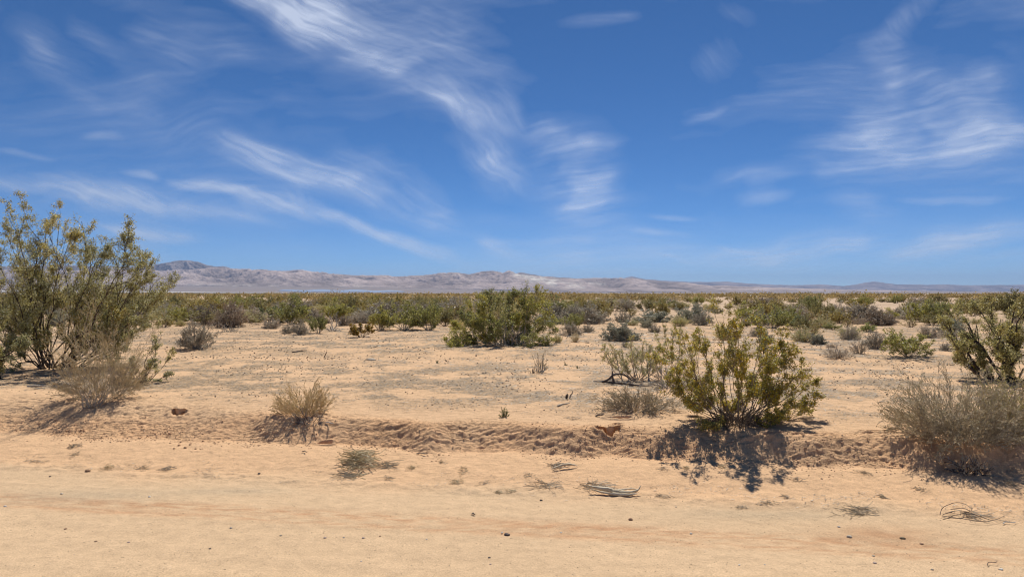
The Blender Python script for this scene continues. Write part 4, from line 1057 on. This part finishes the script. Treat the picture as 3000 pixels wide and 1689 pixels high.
# ------------------------------------------------------------------ straw piles, sticks, driftwood
def pile(px, py, wpx, hpx, n, seed, label, name='straw_pile', m='litter', rise=.05, L=(.05, .16), r=.0016, cat='dry grass', tri=None, group=None):
    rng = np.random.default_rng(seed); n = int(n * .7); wpx = wpx * 1.25; hpx = hpx * 1.15
    x0, y0, z0 = at(px, py); W_ = wpx / FV * y0 * .5
    dpt = min(hpx / FV * y0 * .5 / ((CAMH - z0) / y0), W_ * 1.6)
    a = rng.uniform(0, 6.28, n); q = np.sqrt(rng.uniform(0, 1, n)) * rng.uniform(.55, 1.1, n) * (.75 + .35 * np.sin(a * 2 + seed) + .2 * np.sin(a * 5 + seed * 2))
    x = x0 + np.cos(a) * q * W_; y = y0 + np.sin(a) * q * dpt
    if tri: x = x + tri * (y - y0)
    P0 = np.stack([x, y, height(x, y) + .004 + rng.uniform(0, 1, n) ** 2 * rise * np.clip(1 - q, 0.05, 1)], 1)
    th = rng.uniform(0, 6.28, n); D = np.stack([np.cos(th) * 1.3, np.sin(th) * .8, rng.normal(.0, .07, n)], 1)
    p = grow(rng, P0, D, rng.uniform(*L, n), 4, .12)
    gzp = height(p[..., 0].ravel(), p[..., 1].ravel()).reshape(p.shape[:2]) + r
    p[..., 2] = np.maximum(p[..., 2], gzp)
    A = Acc(); tubes_to(A, rng, p, np.full((n, 4), r) * rng.uniform(.6, 1.4, (n, 1)), 3)
    me = A.mesh(name, M[m]); me.transform(__import__('mathutils').Matrix.Translation((-x0, -y0, -z0)))
    return link(name, me, label=label, cat=cat, loc=(x0, y0, z0), group=group)
pile(905, 1160, 105, 42, 460, 301, 'largest heap of dry straw below the bank', rise=.09, L=(.05, .17), r=.0023, m='straw', tri=-.3)
pile(872, 1196, 60, 18, 130, 302, 'flat dark straw trailing off the largest heap', rise=.03, m='litter', L=(.04, .12), r=.0014)
pile(975, 1170, 45, 16, 90, 303, 'grey tail of straw beyond the largest heap', rise=.04)
for (px, py, w_, h_, n_, lab) in [
    (190, 1122, 30, 22, 150, 'round grey grass clump on the slope above the litter line'), (192, 1142, 22, 10, 60, 'small grass scrap just under the round grey clump'),
    (422, 1179, 38, 14, 140, 'dense grey grass wad on the litter line'), (362, 1177, 44, 12, 90, 'loose grass wad beside the dense grey one'),
    (275, 1178, 40, 12, 80, 'thin straw scrap by the reddish brown clod'), (90, 1161, 60, 8, 80, 'thin line of straw at the start of the litter line'),
    (1037, 1176, 24, 12, 80, 'small round straw knot beyond the largest heap'), (1114, 1163, 18, 12, 40, 'tiny grass wisp on the middle of the slope'),
    (1167, 1184, 34, 16, 70, 'pale straw tangle on the slope'), (1151, 1211, 40, 16, 120, 'brown straw nest on the litter line'),
    (978, 1204, 36, 10, 70, 'flat straw patch below the tail of the largest heap'), (1253, 1240, 14, 12, 60, 'dark grass knot below the litter line'),
    (1285, 1238, 26, 10, 60, 'grass wisp beside the dark knot'), (1220, 1215, 22, 14, 40, 'faint straw scatter beside the brown nest'),
    (1976, 1250, 14, 9, 50, 'tiny dark twig knot on the far slope'), (2216, 1247, 20, 10, 60, 'small twig knot above the long twig heap'),
    (1815, 1174, 22, 12, 70, 'grey tuft at the edge of the bush shadow'), (1727, 1177, 16, 12, 60, 'grey tuft at the start of the bush shadow'),
    (1862, 1276, 30, 8, 60, 'pale straw smear on the litter line beyond the driftwood'), (1668, 1180, 24, 8, 50, 'faint grey tuft on the slope above the driftwood'),
    (2002, 1206, 50, 8, 70, 'thin grey twigs past the bush shadow'), (2310, 1228, 50, 10, 70, 'dark twig scrap below the huge brush'),
    (1930, 1268, 50, 10, 70, 'dark straw streak on the litter line'), (2170, 1190, 34, 12, 80, 'grey straw with an upright stalk below the bank'),
    (1330, 1196, 40, 12, 50, 'scattered twigs under the bark chunk'), (1660, 1250, 60, 14, 90, 'grey straw beside the driftwood end'),
    (2540, 1215, 50, 20, 120, 'grey straw drift under the bank by the picture edge'), (1440, 1052, 50, 8, 90, 'brown stubble patch on the sand above the bank')]:
    pile(px, py, w_, h_, n_, int(px), lab, m='straw' if int(px) % 2 else 'litter', name='grass_clump', L=(.012, .045), rise=.02, r=.0012)
pile(1374, 1224, 80, 14, 70, 320, 'flat bundle of grey sticks on the litter line', name='stick_pile', L=(.06, .18), r=.0016, rise=.03, cat='sticks', m='litter')
pile(2155, 1288, 105, 22, 130, 321, 'long twig heap above the olive tinted road patch', name='stick_pile', L=(.04, .12), r=.0014, rise=.025, cat='sticks')
pile(1500, 1225, 60, 26, 130, 322, 'straw caught behind the bleached driftwood', name='grass_clump', L=(.05, .14), rise=.05)

def rod(name, pts, rads, m, label=None, cat=None, parent=None, sides=8, group=None, knots=0.0, seed=1):
    rng = np.random.default_rng(seed)
    pts = np.array(pts, float); S = len(pts); k = 5; t = np.linspace(0, S - 1, (S - 1) * k + 1)
    # smooth (catmull-rom)
    P = np.vstack([2 * pts[0] - pts[1], pts, 2 * pts[-1] - pts[-2]]); out = []
    for q in t:
        i = min(int(q), S - 2); f = q - i; p0, p1, p2, p3 = P[i], P[i + 1], P[i + 2], P[i + 3]
        out.append(.5 * (2 * p1 + (p2 - p0) * f + (2 * p0 - 5 * p1 + 4 * p2 - p3) * f * f + (3 * p1 - p0 - 3 * p2 + p3) * f ** 3))
    out = np.array(out); r = np.interp(t, np.arange(S), rads) * (1 + knots * rng.normal(size=len(t)))
    V, F = tubes(out[None], r[None], sides)
    if knots:
        V = V + rng.normal(size=V.shape) * np.repeat(r, sides)[:, None] * .12
    return V, F
def rods(name, lst, m, label=None, cat=None, parent=None, loc=None, knots=.12, group=None):
    A = Acc()
    for i, (pts, rads) in enumerate(lst):
        V, F = rod(name, pts, rads, m, knots=knots, seed=i + len(pts)); A.add(V, F, .5)
    me = A.mesh(name, M[m])
    for p_ in me.polygons: p_.use_smooth = True
    return link(name, me, parent, label=label, cat=cat, loc=loc, group=group)
# bleached driftwood
x0, y0, z0 = at(1545, 1246); s = y0 / FV; zz = float(height(np.array([x0]), np.array([y0]))[0])
root = link('driftwood', None, label='bleached pale driftwood stick with upturned ends lying by the road', cat='wood', loc=(x0, y0, zz + .006))
def dp(px, py, dz, dy=0.): return ((px - 1545) * s, dy, dz)
rods('branch', [([dp(1482, 0, .055, .06), dp(1500, 0, .042, .05), dp(1530, 0, .03, .03), dp(1552, 0, .02, 0), dp(1585, 0, .022, -.01), dp(1604, 0, .035, .0), dp(1612, 0, .065, .02)], [.004, .014, .019, .018, .014, .008, .003])], 'bleached', parent=root)
rods('branch', [([dp(1486, 0, .035, .03), dp(1520, 0, .012, .0), dp(1548, 0, .008, -.03), dp(1580, 0, .010, -.045), dp(1600, 0, .02, -.05)], [.003, .009, .012, .010, .004])], 'bleached', parent=root)
rods('branch', [([dp(1540, 0, .018, .02), dp(1565, 0, .028, .03), dp(1592, 0, .03, .05), dp(1610, 0, .015, .08)], [.006, .009, .006, .002])], 'bleached', parent=root)
# bark chunk
x0, y0, z0 = at(1420, 1176); s = y0 / FV; zz = float(height(np.array([x0]), np.array([y0]))[0])
root = link('driftwood', None, label='short curved pale bark chunk with grey straw on the slope', cat='wood', loc=(x0, y0, zz + .006))
rods('branch', [([(-32 * s, -.06, .008), (-10 * s, -.02, .025), (12 * s, .0, .03), (32 * s, .02, .014)], [.004, .010, .011, .004])], 'bleached', parent=root)
pile(1403, 1170, 40, 12, 90, 333, 'grey straw caught under the curved bark chunk', name='grass_clump', L=(.04, .11), rise=.03)
# fallen black branch
x0, y0, z0 = at(1590, 965); s = y0 / FV
root = link('fallen_branch', None, label='fallen forked black branch lying beside the sparse twigged shrub', cat='branch', loc=(x0, y0, z0))
def bp(px, py, dy=0.): return ((px - 1590) * s, dy, max((965 - py) * s + (dy * .0), .02))
rods('branch', [([bp(1492, 958), bp(1518, 958), bp(1535, 950), bp(1545, 941), bp(1570, 943, .1), bp(1592, 957, .1), bp(1604, 964, .1)], [.006, .013, .016, .017, .013, .01, .006])], 'charred', parent=root)
rods('branch', [([bp(1515, 960), bp(1535, 966, .05), bp(1548, 962), bp(1570, 963, -.1), bp(1600, 972, -.3), bp(1640, 975, -.3)], [.012, .014, .014, .012, .01, .005])], 'charred', parent=root)
rods('branch', [([bp(1545, 964), bp(1541, 950), bp(1540, 938), bp(1539, 926)], [.016, .015, .009, .004])], 'charred', parent=root)
rods('twig', [([bp(1570, 963, -.1), bp(1580, 955), bp(1596, 948, .1), bp(1610, 942, .1)], [.006, .005, .004, .002])], 'charred', parent=root)
# small sticks and stubs
def stick(px, py, dx, dyy, dz, r, m, lab, name='stick', seed=5):
    x0, y0, z0 = at(px, py); s = y0 / FV; L_ = dx * s; zz = float(height(np.array([x0]), np.array([y0]))[0])
    return rods(name, [([(0, 0, .01), (L_ * .35, dyy * .3 + .02, dz * .35 + .012), (L_ * .7, dyy * .7 - .01, dz * .6 + .012), (L_, dyy, dz + .01)], [r, r * 1.1, r * .9, r * .4])], m, label=lab, cat='stick', loc=(x0, y0, zz))
stick(446, 1048, 24, .35, .02, .004, 'twig_dark', 'forked dark twig lying on the sand above the burrow')
stick(1403, 1021, 32, .1, .02, .010, 'twig_grey', 'short thick grey stick on the sand above the bank')
stick(1425, 1003, 2, 0, .06, .014, 'twig_dark', 'black stub standing in the sand')
stick(1433, 1003, 8, 0, .10, .008, 'twig_grey', 'grey splintered stub beside the black stub')
stick(70, 972, 60, -.1, .02, .012, 'twig_grey', 'long grey stick in the shade of the tallest creosote')
stick(820, 1065, 26, -.1, .01, .005, 'twig_pale', 'pale stick poking out of the wispy straw bush')
stick(2520, 1318, 40, .03, .005, .003, 'twig_pale', 'thin pale stick at the picture edge below the twig wreath')
stick(1187, 1293, 9, 0, .0, .004, 'twig_dark', 'tiny dark twig bit above the wheel track')
stick(2480, 1423, 40, .05, .01, .002, 'twig_dark', 'thin dark twig low in the corner of the road')
stick(760, 1136, 20, -.05, .012, .004, 'twig_dark', 'crooked root poking from the foot of the bank')
stick(1048, 1141, 30, -.03, .012, .005, 'twig_brown', 'brown root chip at the foot of the bank')
stick(1498, 1047, 22, .0, .02, .008, 'twig_dark', 'dark woody lump near the twig heap')
stick(735, 886, 30, .2, .03, .012, 'twig_dark', 'dark stick lying before the double topped grey shrub')
stick(815, 900, 8, 0, .14, .01, 'twig_brown', 'rusty stub standing on the sand flat')
# stones of the flat
stone(933, 905, 30, (.40, .34, .27), 'low flat grey stone on the sand flat', .3, name='stone')
# twig wreath
x0, y0, z0 = at(2430, 1300); s = y0 / FV; zz = float(height(np.array([x0]), np.array([y0]))[0])
root = link('twig_wreath', None, label='arched dark dead twigs lying like a wreath on the road edge', cat='twigs', loc=(x0, y0, zz + .005))
def wp(px, dz, dy): return ((px - 2430) * s, dy, dz * .55 + .004)
for arc in ([wp(2362, .01, 0), wp(2380, .08, .05), (wp(2415, .13, .08)), wp(2440, .12, .08), wp(2452, .07, .04)], [wp(2362, .01, -.02), wp(2395, .02, -.10), wp(2430, .01, -.14), wp(2470, .015, -.12), wp(2512, .03, -.05)],
            [wp(2370, .02, .0), wp(2410, .07, .0), wp(2440, .04, -.05), wp(2462, .01, -.1)], [wp(2395, .07, .03), wp(2420, .10, .0), wp(2438, .06, .0), wp(2425, .03, .02)]):
    rods('twig', [(arc, [.0026, .0024, .0021, .0018, .0012][:len(arc)])], 'twig_dark', parent=root)
pile(2440, 1298, 60, 16, 60, 341, 'fine dead twigs tangled in the wreath of arched ones', name='grass_clump', m='litter')
# tiny seedlings on the flat
for (px, py, lab) in ((1100, 913, 'tiny green seedling with fallen leaves on the sand flat'), (1422, 918, 'tiny grey green sprout, first of the pair by the thin straw shrub'), (1454, 926, 'tiny grey green sprout, second of the pair by the thin straw shrub')):
    brush('seedling', px, py, 14, 15, px, lab, 9, (M['leaf_bright'], M['leaf_bluegrey']), r=.006, n2=2, n3=0, spread=.5, cat='plant')

# ------------------------------------------------------------------ haze
def haze():
    x0, x1, y0, y1, z0, z1 = -36000, 36000, -200, 37000, -4.0, 960.0
    V = [(x0, y0, z0), (x1, y0, z0), (x1, y1, z0), (x0, y1, z0), (x0, y0, z1), (x1, y0, z1), (x1, y1, z1), (x0, y1, z1)]
    F = [(0, 3, 2, 1), (4, 5, 6, 7), (0, 1, 5, 4), (1, 2, 6, 5), (2, 3, 7, 6), (3, 0, 4, 7)]
    m, t = mat('haze')
    vol = t.add('ShaderNodeVolumePrincipled', {'Color': (.47, .65, 1.0, 1), 'Density': 2.7e-5, 'Anisotropy': 0.0})
    o = t.add('ShaderNodeOutputMaterial'); t.l.new(vol.outputs[0], o.inputs['Volume'])
    return link('haze', mesh_np('haze', V, F, [m]), kind='stuff', label='thin blue air haze over the desert', cat='haze')
haze()
print('objects', len(SC.objects), 'time', time.time() - T00)
